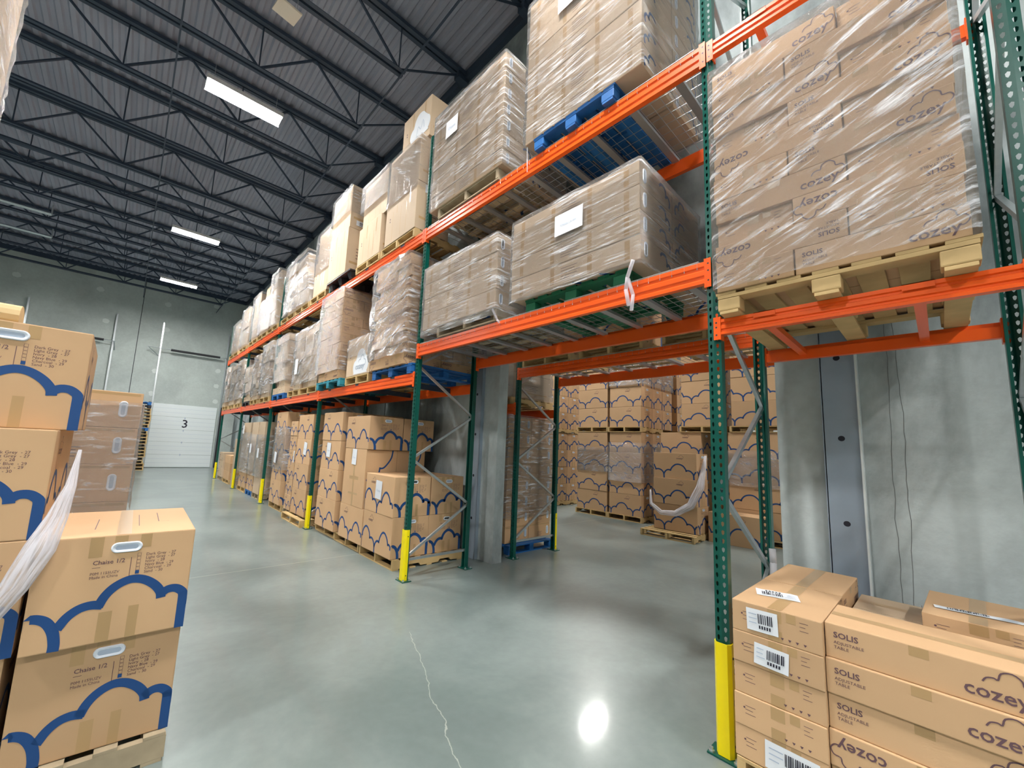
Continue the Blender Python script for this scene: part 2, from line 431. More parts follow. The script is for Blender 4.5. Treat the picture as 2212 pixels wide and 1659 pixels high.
# dark ledger along the top of the wall
mb = MB(); mb.box(XW - 0.10, XW, -8, YB, ZC - 0.17, ZC - 0.005, 'steel'); struct(mb.obj('trim_3'), 'dark ledger angle under the roof deck')
mb = MB(); mb.box(-14, 4.2, YB - 0.08, YB, ZC - 0.2, ZC - 0.005, 'steel'); struct(mb.obj('trim_4'), 'dark ledger angle on the far wall')

def P_far(u, v, o): return (u, YB - 0.05 - o, v)
for n, (xa, xb) in enumerate(((0.87, 3.47), (-3.6, -1.0))):
    r = struct(empty('door_%d' % (n + 1), ((xa + xb) / 2, YB - 0.03, 0)), 'white sectional dock door')
    mb = MB()
    for i in range(5):
        mb.bbox(xa, xb, YB - 0.05, YB - 0.001, 0.02 + i * 0.61, 0.02 + i * 0.61 + 0.602, 'door', 0.008)
        for j in range(1, 3): mb.box(xa + 0.01, xb - 0.01, YB - 0.051, YB - 0.05, 0.02 + i * 0.61 + j * 0.2, 0.026 + i * 0.61 + j * 0.2, 'slot')
    o = mb.obj('door_panel', r, Vector((0, 0, 0)) - r.location)
    mb = MB(); cx_ = (xa + xb) / 2
    mb.text(P_far, str(3 - n), cx_ + 0.03, 1.96, 0.55, 'black', 0.003, bold=0.01, align='CENTER')
    mb.obj('door_number', r, -r.location)
    mb = MB()
    for zz in (2.42, 1.80, 1.22, 0.62):
        mb.poly(P_far, [(cx_ + a * 0.045, zz + b * 0.07) for a, b in ((0, 1), (.3, .25), (1, 0), (.3, -.25), (0, -1), (-.3, -.25), (-1, 0), (-.3, .25))], 'slot', 0.004)
    mb.obj('diamond_marks', r, -r.location)
    for e in (xa - 0.05, xb + 0.11):
        mb = MB(); mb.box(e - 0.03, e + 0.03, YB - 0.14, YB - 0.10, 0, 7.0, 'zinc'); mb.box(e - 0.008, e + 0.008, YB - 0.1, YB - 0.001, 0, 7.0, 'zinc')
        mb.obj('door_track', r, -r.location)
    mb = MB(); zb = 5.68
    mb.tube((xa - 0.55, YB - 0.3, zb + 0.02), (xb + 0.2, YB - 0.3, zb), 0.02, 'zinc', 8)
    mb.tube((xa + 0.35, YB - 0.3, zb), (xb - 0.2, YB - 0.3, zb), 0.055, 'rubber', 10)
    for e in (xa - 0.5, xb + 0.15): mb.tube((e, YB - 0.3, zb), (e + (0.45 if e < xa else 0.05), YB - 0.001, zb - 0.35), 0.018, 'zinc', 6)
    mb.obj('spring_shaft', r, -r.location)
    mb = MB()
    for e in (xa - 0.14, xb + 0.18): mb.box(e - 0.05, e + 0.05, YB - 0.07, YB - 0.001, 0, 3.1, 'rubber')
    mb.obj('door_seal', r, -r.location)

# ------------------------------------------------------------------ roof joists
def joist(y, x0=-13.9, x1=XW - 0.02):
    r = empty('roof_joist', (0, y, 8.05))
    tag(r, 'dark steel open-web roof joist spanning under the fluted deck', 'roof joist', 'open-web joists under the roof deck')
    L0 = -r.location
    mb = MB(); mb.box(x0, x1, y - 0.09, y - 0.015, 8.93, 9.0, 'steel'); mb.box(x0, x1, y + 0.015, y + 0.09, 8.93, 9.0, 'steel'); mb.box(x1 - 0.25, x1, y - 0.07, y + 0.07, 8.80, 8.93, 'steel')
    mb.obj('top_chord', r, L0)
    mb = MB(); mb.box(x0, 2.9, y - 0.085, y - 0.02, 8.05, 8.06, 'steel'); mb.box(x0, 2.9, y + 0.02, y + 0.085, 8.05, 8.06, 'steel')
    mb.box(x0, 2.9, y - 0.03, y - 0.02, 8.06, 8.12, 'steel'); mb.box(x0, 2.9, y + 0.02, y + 0.03, 8.06, 8.12, 'steel')
    mb.obj('bottom_chord', r, L0)
    mb = MB(); xx = 2.8; up = False
    mb.tube((x1 - 0.15, y, 8.93), (xx, y, 8.1), 0.02, 'steel', 5)
    while xx > x0 + 1.9:
        mb.tube((xx, y, 8.1), (xx - 0.9, y, 8.93), 0.024, 'steel', 5)
        mb.tube((xx, y, 8.1), (xx, y, 8.93), 0.013, 'steel', 5)
        mb.tube((xx - 0.9, y, 8.93), (xx - 1.8, y, 8.1), 0.024, 'steel', 5)
        xx -= 1.8
    mb.obj('web', r, L0)
    return r
for y in (-6.5, -4.75, -3.0, -1.2, 0.55, 2.3, 4.05, 5.75, 7.45, 9.12, 10.85, 12.65, 14.4, 16.1, 17.8, 19.5, 21.2, 23.0):
    joist(y)
for xx, z, lb in ((2.86, 8.09, 'line of bridging angle joining the joist ends near the wall'), (-0.1, 8.09, 'line of bridging angle crossing the joists above the aisle'), (-5.1, 8.09, 'line of bridging angle crossing the joists at far left')):
    mb = MB(); mb.box(xx - 0.013, xx + 0.013, -7.9, YB - 0.1, z - 0.07, z - 0.045, 'steel')
    tag(mb.obj('joist_bridging'), lb, 'bridging')
for (ya, za, xe, lb) in ((16.95, 7.93, -2.4, 'pale pipe hung under the joists at upper left, nearer one'), (19.05, 7.93, -2.6, 'pale pipe hung under the joists at upper left, farther one')):
    mb = MB(); mb.tube((-13, ya, za), (xe, ya, za), 0.045, 'zinc', 8); mb.tube((xe, ya, za), (xe, ya, za + 0.3), 0.02, 'zinc', 6)
    tag(mb.obj('ceiling_pipe'), lb, 'pipe')
mb = MB(); mb.tube((-13, 13.2, 7.97), (2.9, 13.2, 7.97), 0.06, 'steel', 8)
for xx in (-3.3, -0.6, 1.9): mb.tube((xx, 13.2, 7.97), (xx, 13.2, 7.78), 0.015, 'zinc', 5)
tag(mb.obj('sprinkler_pipe'), 'dark sprinkler pipe with small heads crossing below the joists', 'pipe')
# hanging cream board near the top of the frame
r = tag(empty('hanging_board', (1.0, 5.42, 7.5)), 'cream board hung from the roof at the top of the view', 'board')
mb = MB(); mb.bbox(-0.15, 0.15, -0.012, 0.012, -0.02, 0.30, 'cream', 0.004); o = mb.obj('panel', r); o.rotation_euler = (-1.35, 0.05, 0.1)
mb = MB()
for s_ in (-1, 1): mb.tube((s_ * 0.12, 0.2, 0.04), (s_ * 0.12, 0.2, 1.5), 0.004, 'wire', 5)
mb.obj('hanger', r)

# ------------------------------------------------------------------ high-bay lamps
lampm = None
def lamp(x, y, lb, g=None):
    r = tag(empty('high_bay_lamp', (x, y, 7.75)), lb, 'lamp', g)
    mb = MB(); mb.bbox(-0.61, 0.61, -0.17, 0.17, 0.012, 0.07, 'housing', 0.01); mb.box(-0.61, 0.61, -0.172, -0.165, -0.015, 0.03, 'housing'); mb.box(-0.61, 0.61, 0.165, 0.172, -0.015, 0.03, 'housing'); mb.obj('housing', r)
    mb = MB(); mb.box(-0.58, 0.58, -0.155, 0.155, 0.0, 0.011, 'lamp'); mb.obj('diffuser', r)
    mb = MB()
    for s_ in (-0.5, 0.5): mb.tube((s_, 0, 0.07), (s_, 0, 1.27), 0.004, 'wire', 5)
    mb.obj('hanger', r)
lamp(0.94, 8.0, 'glowing strip lamp nearest the viewer of the three in view')
lamp(0.94, 14.75, 'glowing strip lamp in the middle of the three in view')
lamp(0.94, 20.06, 'glowing strip lamp nearest the numbered dock door')
for x, y in ((0.94, 1.5), (0.94, -4.6), (-5, -5), (-5, 1.5), (-5, 8), (-5, 14.7)):
    lamp(x, y, 'glowing strip lamp outside the view on the aisle side', 'aisle lamps out of view')
for x, y in ((13.7, 8.7), (8.4, -1.6), (8.2, 6.6), (15.5, 1.5)):
    lamp(x, y, 'glowing strip lamp in the storage hall beyond the opening', 'lamps beyond the opening')

# ------------------------------------------------------------------ racking
PITCH = 0.0508
def facet(mb, a, b, z0, z1, k):
    """flat strip from a to b (2D) with one column of through holes"""
    a = Vector(a); b = Vector(b)
    n = int((z1 - z0) / PITCH)
    hole = [(0.30, 0.68), (0.5, 0.82), (0.70, 0.68), (0.66, 0.38), (0.5, 0.20), (0.34, 0.38)]
    outer = [(0, 1), (1, 1), (1, 0), (0, 0)]
    vs_, fs = [], []
    def P(u, v): 
        c = a.lerp(b, u); return (c.x, c.y, v)
    for i in range(n):
        zb = z0 + i * PITCH; o = len(vs_)
        vs_ += [P(u, zb + v * PITCH) for u, v in hole] + [P(u, zb + v * PITCH) for u, v in ((0, 1), (0.5, 1), (1, 1), (1, 0), (0.5, 0), (0, 0))]
        H = [o + j for j in range(6)]; O = [o + 6 + j for j in range(6)]
        fs += [(O[0], O[1], H[1], H[0]), (O[1], O[2], H[2], H[1]), (O[2], O[3], H[3], H[2]), (O[3], O[4], H[4], H[3]), (O[4], O[5], H[5], H[4]), (O[5], O[0], H[0], H[5])]
    o = len(vs_); zt = z0 + n * PITCH
    vs_ += [P(0, zt), P(1, zt), P(1, z1), P(0, z1)]; fs.append((o, o + 1, o + 2, o + 3))
    mb.add(vs_, fs, k)
_post = {}
def post_mesh(h, front):
    if (h, front) not in _post:
        s_ = 1 if front else -1     # front posts face -x
        mb = MB()
        facet(mb, (0.010 * s_, 0.038), (0, 0), 0.01, h, 'green')
        facet(mb, (0, 0), (0.010 * s_, -0.038), 0.01, h, 'green')
        for q in (1, -1):
            pr = [(0.010 * s_, 0.038 * q), (0.069 * s_, 0.038 * q), (0.069 * s_, 0.024 * q), (0.067 * s_, 0.024 * q), (0.067 * s_, 0.0355 * q), (0.010 * s_, 0.0355 * q)]
            mb.extr(pr, 'z', 0.01, h, 'green')
        _post[(h, front)] = mb.mesh('post')
    return _post[(h, front)]
plate_m = None
def frame(y, x0, depth, h, lb, zig=1):
    global plate_m
    r = tag(empty('upright_frame', (x0, y, 0)), lb, 'rack frame', 'green upright frames')
    for fx, front in ((0.0, True), (depth, False)):
        p = link('front_post' if front else 'rear_post', post_mesh(h, front), r, (fx, 0, 0))
        if plate_m is None:
            mb = MB(); mb.bbox(-0.065, 0.065, -0.085, 0.085, 0.0, 0.01, 'green', 0.002); plate_m = mb.mesh('base_plate')
            mb = MB(); mb.tube((0, 0, 0.01), (0, 0, 0.035), 0.009, 'zinc', 6); mb.tube((0, 0, 0.01), (0, 0, 0.018), 0.016, 'zinc', 8); frame.bolt = mb.mesh('bolt')
        pl = link('base_plate', plate_m, r, (fx + (0.03 if front else -0.03), 0, 0))
        for bx, by in ((-0.045, -0.065), (0.045, -0.065), (-0.045, 0.065)): link('bolt', frame.bolt, pl, (bx, by, 0))
    z = 0.28; a, b = 0.045, depth - 0.045
    mb = MB(); mb.box(a, b, -0.014, 0.014, 0.235, 0.265, 'zinc'); mb.obj('horizontal_brace', r)
    left = True
    while z + 0.6 < h:
        mb = MB(); p = (a, z) if left else (b, z); q = (b, z + 0.6) if left else (a, z + 0.6)
        d = Vector((q[0] - p[0], q[1] - p[1])).normalized(); nn = Vector((-d.y, d.x)) * 0.015
        pts = [(p[0] + nn.x, p[1] + nn.y), (p[0] - nn.x, p[1] - nn.y), (q[0] - nn.x, q[1] - nn.y), (q[0] + nn.x, q[1] + nn.y)]
        mb.add([(c[0], -0.013, c[1]) for c in pts] + [(c[0], 0.013, c[1]) for c in pts], [(0, 1, 2, 3), (7, 6, 5, 4), (0, 4, 5, 1), (1, 5, 6, 2), (2, 6, 7, 3), (3, 7, 4, 0)], 'zinc')
        mb.obj('diagonal_brace', r)
        z += 0.62; left = not left
    return r
where = ['right of the open tunnel bay, nearest the viewer', 'left of the open tunnel bay', 'second from the tunnel toward the dock door', 'third from the tunnel toward the dock door', 'fourth from the tunnel toward the dock door', 'at the far end by the dock door']
for y, wd in zip(YF, where): frame(y, X0, D, 6.1, 'green perforated upright frame ' + wd)
frame(YR, X0, D, 6.1, 'green perforated upright frame at the right edge of the photo')
frame(YF[0] , X2, D2, 4.6, 'green upright frame of the rear rack, right side of tunnel')
frame(YF[1], X2, D2, 4.6, 'green upright frame of the rear rack, left side of tunnel')
frame(YF[2], X2, D2, 4.6, 'green upright frame of the rear rack, hidden behind the wall')

def guard(x, y, lb, g=None, s_=1):
    pr = [(-0.014 * s_, 0.030), (-0.014 * s_, -0.030), (0.012 * s_, -0.046), (0.05 * s_, -0.046), (0.05 * s_, -0.0405), (0.014 * s_, -0.0405), (-0.009 * s_, -0.027),
          (-0.009 * s_, 0.027), (0.014 * s_, 0.0405), (0.05 * s_, 0.0405), (0.05 * s_, 0.046), (0.012 * s_, 0.046)]
    mb = MB(); mb.extr(pr, 'z', 0.0, 0.61, 'yellow')
    for zz in (0.06, 0.53): mb.tube((0.03 * s_, -0.046, zz), (0.03 * s_, -0.049, zz), 0.007, 'black', 8)
    tag(mb.obj('column_guard', None, (x, y, 0.012)), lb, 'column guard', 'yellow column guards')
gw = ['on the green post nearest the viewer', 'on the left post of the tunnel bay', 'on the second post from the tunnel', 'on the third post from the tunnel', 'on the fourth post from the tunnel', 'on the last post by the dock door']
for y, t in zip(YF, gw): guard(X0, y, 'yellow steel column guard ' + t)
guard(X2 + D2, YF[1], 'yellow steel column guard on a rear rack post beyond the opening', s_=-1)

def beam(x, ya, yb, zt, h, face, lb, g='orange rack beams'):
    """step beam between frames at ya<yb; face=-1 shows toward -x"""
    s_ = face; L_ = yb - ya - 0.078; r = empty('rack_beam', (x, (ya + yb) / 2, zt)); tag(r, lb, 'rack beam', g)
    a = -L_ / 2
    fx = 0.010 * s_
    pr = [(fx, 0), (fx, -h * .20), (fx - 0.009 * s_, -h * .25), (fx - 0.009 * s_, -h * .36), (fx, -h * .42), (fx, -h * .62), (fx - 0.009 * s_, -h * .68), (fx - 0.009 * s_, -h * .78), (fx, -h * .84), (fx, -h), (fx - 0.045 * s_, -h), (fx - 0.045 * s_, -0.03), (fx - 0.02 * s_, -0.03), (fx - 0.02 * s_, 0)]
    mb = MB(); mb.extr(pr, 'y', a + 0.002, -a - 0.002, 'orange'); mb.obj('beam_rail', r)
    for q in (-1, 1):
        e = q * (L_ / 2)
        mb = MB(); hh = h + 0.045
        y0_, y1_ = sorted((e + q * 0.002, e + q * 0.036))
        mb.bbox(min(fx, fx + 0.004 * s_), max(fx, fx + 0.004 * s_), y0_, y1_, -hh + 0.012, 0.018, 'orange', 0.0015)
        y0_, y1_ = sorted((e - q * 0.006, e + q * 0.002))
        mb.box(min(fx + .004 * s_, fx - 0.055 * s_), max(fx + .004 * s_, fx - 0.055 * s_), y0_, y1_, -hh + 0.012, 0.018, 'orange')
        for zz in (-0.02, -hh * .35, -hh * .7):
            c = e + q * 0.019
            mb.poly(lambda u, v, o: (fx + (0.0046) * s_, u, v), [(c + 0.006 * math.cos(t * PI / 4), zz + 0.006 * math.sin(t * PI / 4)) for t in range(8)], 'black')
        mb.obj('end_bracket', r)
    return r
bays = list(zip(YF, YF[1:]))
bw = ['across the tunnel bay', 'first bay left of the tunnel', 'second bay left of the tunnel', 'third bay left of the tunnel', 'far end bay by the dock door']
for i, (a, b) in enumerate(bays):
    zt, lv = (ZM, 'middle') if i == 0 else (ZL, 'lower')
    beam(X0, a, b, zt, BH, -1, 'front orange beam at %s level %s' % (lv, bw[i]))
    beam(XR, a, b, zt, BH, 1, 'rear orange beam at %s level %s' % (lv, bw[i]))
    beam(X0, a, b, ZU, BH, -1, 'front orange beam at upper level %s' % bw[i])
    beam(XR, a, b, ZU, BH, 1, 'rear orange beam at upper level %s' % bw[i])
for zt, lv, hh in ((ZR, 'lower', 0.10), (ZU - 0.02, 'upper', 0.11)):
    beam(X0, YR, YF[0], zt, hh, -1, 'short front orange beam at %s level in the bay at right' % lv)
    beam(XR, YR, YF[0], zt, hh, 1, 'short rear orange beam at %s level in the bay at right' % lv)
beam(X2, YF[0], YF[1], ZM, BH, -1, 'front orange beam of the rear rack across the tunnel')
beam(X2 + D2, YF[0], YF[1], ZM, BH, 1, 'back orange beam of the rear rack across the tunnel')
beam(X2, YF[1], YF[2], 2.44, BH, -1, 'front orange beam of the rear rack beyond the wall pier')
beam(X2 + D2, YF[1], YF[2], 2.44, BH, 1, 'back orange beam of the rear rack beyond the wall pier')
def tie(y, zt, h, lb, m_='orange', x0=X0, x1=XR):
    mb = MB(); mb.box(x0 + 0.03, x1 - 0.03, y - 0.022, y + 0.022, zt - h + 0.02, zt - 0.032, m_)
    mb.box(x0 - 0.014, x0 + 0.05, y - 0.055, y + 0.055, zt - 0.002, zt + 0.002, m_)
    mb.box(x0 - 0.014, x0 - 0.011, y - 0.055, y + 0.055, zt - 0.03, zt + 0.002, m_)
    tag(mb.obj('cross_tie'), lb, 'cross tie', 'cross ties between front and rear beams')
tie(0.645, ZR, 0.09, 'orange cross tie under the pallet at right, left one'); tie(0.02, ZR, 0.09, 'orange cross tie under the pallet at right, right one')
tie(0.62, ZU - 0.02, 0.10, 'orange cross tie at upper level of the bay at right')
for i, (a, b) in enumerate(bays[1:]):
    for j in range(3):
        yy = a + (b - a) * (j + .5) / 3
        for zt, lv in ((ZL, 'lower'), (ZU, 'upper')):
            tie(yy, zt, 0.13, 'dark cross tie under %s level pallets, %s' % (lv, bw[i + 1]), 'steel')

def wire_deck(x0, x1, ya, yb, z, lb):
    r = tag(empty('wire_deck', (x0, ya, z)), lb, 'wire deck', 'wire decks over the tunnel bay')
    mb = MB(); y = 0.03
    Lx = x1 - x0; Ly = yb - ya
    while y < Ly - 0.02:
        mb.tube((-0.018, y, 0.005), (Lx + 0.018, y, 0.005), 0.0026, 'wire', 4)
        mb.tube((-0.018, y, 0.006), (-0.018, y, -0.045), 0.0026, 'wire', 4)
        y += 0.085
    x = 0.0
    while x < Lx + .01:
        mb.tube((x, 0.02, 0.010), (x, Ly - 0.02, 0.010), 0.0026, 'wire', 4); x += Lx / 10
    mb.tube((-0.018, 0.02, 0.009), (-0.018, Ly - 0.02, 0.009), 0.003, 'wire', 4)
    mb.obj('mesh', r)
    for j in range(3):
        yy = Ly * (j + .5) / 3
        mb = MB(); mb.extr([(yy - 0.03, -0.002), (yy - 0.02, -0.002), (yy - 0.02, -0.028), (yy + 0.02, -0.028), (yy + 0.02, -0.002), (yy + 0.03, -0.002), (yy + 0.03, -0.03), (yy - 0.03, -0.03)], 'x', 0.02, Lx - 0.02, 'wire')
        mb.obj('support_channel', r)
for z, lv in ((ZM, 'middle'), (ZU, 'upper')):
    for j, pos in enumerate(('right', 'centre', 'left')):
        ya = YF[0] + 0.06 + j * 1.163
        wire_deck(X0 + 0.01, XR - 0.01, ya, ya + 1.155, z + 0.001, 'zinc wire deck panel over the tunnel, %s level, %s' % (lv, pos))
for j, pos in enumerate(('right', 'centre', 'left')):
    ya = YF[0] + 0.06 + j * 1.163
    wire_deck(X2 + 0.01, X2 + D2 - 0.01, ya, ya + 1.155, ZM + 0.001, 'zinc wire deck panel on the rear rack, %s' % pos)

# ------------------------------------------------------------------ pallets
_pal = {}
def pallet_parts(style, lx, ly, mt):
    """parts of a pallet: lx deep (x), ly wide (y), height 0.14; origin at the centre of its underside"""
    key = (style, round(lx, 2), round(ly, 2), mt)
    if key in _pal: return _pal[key]
    out = []; H = 0.14; rnd = random.Random(str(key))
    if style == 'stringer':        # stringers run in depth, boards run across
        for q in (-1, 0, 1):
            mb = MB(); c = q * (ly / 2 - 0.02)
            pr = [(-lx / 2, 0.018), (-lx / 2 + .22, .018), (-lx / 2 + .25, .055), (-lx / 2 + .42, .055), (-lx / 2 + .45, .018), (lx / 2 - .45, .018), (lx / 2 - .42, .055), (lx / 2 - .25, .055), (lx / 2 - .22, .018), (lx / 2, .018), (lx / 2, H - .018), (-lx / 2, H - .018)]
            mb.extr(pr, 'y', c - 0.02, c + 0.02, mt); out.append(('stringer', mb.mesh('stringer')))
        for nm, nb, z0 in (('top_deck', 7, H - 0.018), ('bottom_deck', 5, 0.0)):
            mb = MB()
            for i in range(nb):
                x = -lx / 2 + 0.05 + (lx - 0.1) * i / (nb - 1); wd = 0.045 + rnd.uniform(-.004, .004)
                mb.bbox(x - wd, x + wd, -ly / 2, ly / 2, z0, z0 + 0.017, mt, 0.002)
            out.append((nm, mb.mesh(nm)))
    elif style == 'block':
        for a in (-1, 0, 1):
            for b in (-1, 0, 1):
                mb = MB(); x = a * (lx / 2 - 0.05); y = b * (ly / 2 - 0.06)
                mb.bbox(x - 0.05, x + 0.05, y - 0.06, y + 0.06, 0.02, 0.098, mt, 0.008); out.append(('block', mb.mesh('block')))
        mb = MB()
        for i in range(7):
            y = -ly / 2 + 0.045 + (ly - 0.09) * i / 6
            mb.bbox(-lx / 2, lx / 2, y - 0.055, y + 0.055, H - 0.018, H, mt, 0.002)
        for b in (-1, 0, 1):
            x = b * (lx / 2 - 0.05); mb.bbox(x - 0.05, x + 0.05, -ly / 2, ly / 2, 0.099, H - 0.0185, mt, 0.002)
        out.append(('top_deck', mb.mesh('top_deck')))
        mb = MB()
        for b in (-1, 0, 1):
            y = b * (ly / 2 - 0.06); mb.bbox(-lx / 2, lx / 2, y - 0.05, y + 0.05, 0, 0.019, mt, 0.002)
        out.append(('bottom_deck', mb.mesh('bottom_deck')))
    else:                          # nestable plastic
        mb = MB(); mb.bbox(-lx / 2, lx / 2, -ly / 2, ly / 2, 0.11, 0.14, mt, 0.008); out.append(('deck', mb.mesh('deck')))
        for a in (-1, 0, 1):
            for b in (-1, 0, 1):
                mb = MB(); x = a * (lx / 2 - 0.12); y = b * (ly / 2 - 0.12)
                v = [(x + sx * r_, y + sy * r_, z) for z, r_ in ((0, .05), (.109, .085)) for sx, sy in ((-1, -1), (1, -1), (1, 1), (-1, 1))]
                mb.add(v, [(3, 2, 1, 0), (4, 5, 6, 7), (0, 1, 5, 4), (1, 2, 6, 5), (2, 3, 7, 6), (3, 0, 4, 7)], mt); out.append(('foot', mb.mesh('foot')))
    _pal[key] = out
    return out
def pallet(x0, x1, y0, y1, z, lb, style='stringer', mt='wood', rz=0.0, g='pallets under the loads', name='pallet'):
    r = tag(empty(name, ((x0 + x1) / 2, (y0 + y1) / 2, z), rz), lb, 'pallet', g)
    for nm, me in pallet_parts(style, x1 - x0, y1 - y0, mt): link(nm, me, r)
    return r

# ------------------------------------------------------------------ cartons
def facef(face, w_, d, h):
    return {'-y': lambda u, v, o: (u, -d / 2 - o, v), '+y': lambda u, v, o: (-u, d / 2 + o, v), '-x': lambda u, v, o: (-w_ / 2 - o, -u, v),
            '+x': lambda u, v, o: (w_ / 2 + o, u, v), 'top': lambda u, v, o: (u, v, h + o), 'bot': lambda u, v, o: (u, -v, -o)}[face]
def arc(cx, cy, rx, ry, a0, a1, n=12):
    return [(cx + rx * math.cos(math.radians(a0 + (a1 - a0) * i / n)), cy + ry * math.sin(math.radians(a0 + (a1 - a0) * i / n))) for i in range(n + 1)]
def smooth(pts, n=5):
    out = []
    for i in range(len(pts) - 1):
        p0 = pts[max(0, i - 1)]; p1 = pts[i]; p2 = pts[i + 1]; p3 = pts[min(len(pts) - 1, i + 2)]
        for j in range(n):
            t = j / n
            out.append(tuple(0.5 * (2 * p1[k] + (p2[k] - p0[k]) * t + (2 * p0[k] - 5 * p1[k] + 4 * p2[k] - p3[k]) * t * t + (3 * p1[k] - p0[k] - 3 * p2[k] + p3[k]) * t ** 3) for k in (0, 1)))
    return out + [pts[-1]]
CL_A = [[(0, .31), (.06, .31), (.12, .27), (.165, .18), (.185, .07), (.185, .0)],
        [(.185, .19), (.23, .28), (.29, .34), (.36, .36), (.435, .345)],
        [(.405, .33), (.44, .43), (.50, .51), (.585, .555), (.67, .54), (.75, .475), (.80, .395), (.81, .33)],
        [(.80, .36), (.85, .405), (.91, .405), (.96, .36), (.99, .30)],
        [(.96, .36), (.985, .24), (.985, .12), (.97, .0)]]
CL_B = [[(0, .30), (.03, .45), (.10, .57), (.18, .57), (.26, .45), (.29, .30)],          # two humps meeting in a Y
        [(.28, .31), (.33, .34), (.39, .32), (.44, .24), (.46, .14)], [(.46, .17), (.465, .08), (.465, 0)],
        [(.465, .15), (.50, .26), (.56, .32), (.62, .30)],
        [(.61, .28), (.64, .43), (.71, .56), (.79, .57), (.87, .46), (.91, .31)],
        [(.90, .32), (.94, .34), (.98, .30), (1.0, .22)]]
CL_C = [[(0, .52), (.04, .40), (.06, .30)], [(.05, .32), (.11, .34), (.18, .31), (.235, .22), (.25, .12)], [(.25, .16), (.255, 0)],
        [(.255, .17), (.29, .27), (.35, .33), (.42, .31)],
        [(.405, .29), (.44, .42), (.52, .54), (.61, .56), (.70, .50), (.76, .37), (.77, .29)],
        [(.755, .31), (.81, .34), (.87, .31), (.92, .22), (.935, .14)], [(.935, .17), (.94, 0)], [(.94, .18), (.97, .27), (1.0, .31)]]
def cloud(mb, P, paths, W, H, wd, mirror=False):
    for p in paths:
        q = smooth([(((1 - a) if mirror else a) * W - W / 2, b * H) for a, b in p])
        q = [(max(-W / 2 + wd / 2, min(W / 2 - wd / 2, u)), v) for u, v in q]
        mb.ribbon(P, q, wd, 'ink')
LOGO_CLOUD = [(.30, .62), (.36, .80), (.47, .86), (.53, .82), (.58, 1.10), (.74, 1.20), (.87, 1.02), (.90, .78), (1.04, .74), (1.10, .50), (1.02, .28), (.93, .26)]
def logo(mb, P, u, v, size, k='brown', flip=False):
    """the maker's word mark with its small cloud outline; u,v = lower left"""
    q = -1 if flip else 1
    mb.text(P, 'cozey', u, v, size * .46, k, bold=0.012, rot180=flip)
    mb.ribbon(P, smooth([(u + q * a * size * 1.12, v + q * b * size * .62) for a, b in LOGO_CLOUD], 3), size * .035, k, 0.0014)
def tapes(mb, P, spec, k='tape'):
    for u0, u1, v0, v1 in spec: mb.rect(P, u0, u1, v0, v1, k, 0.0007)
_cart = {}
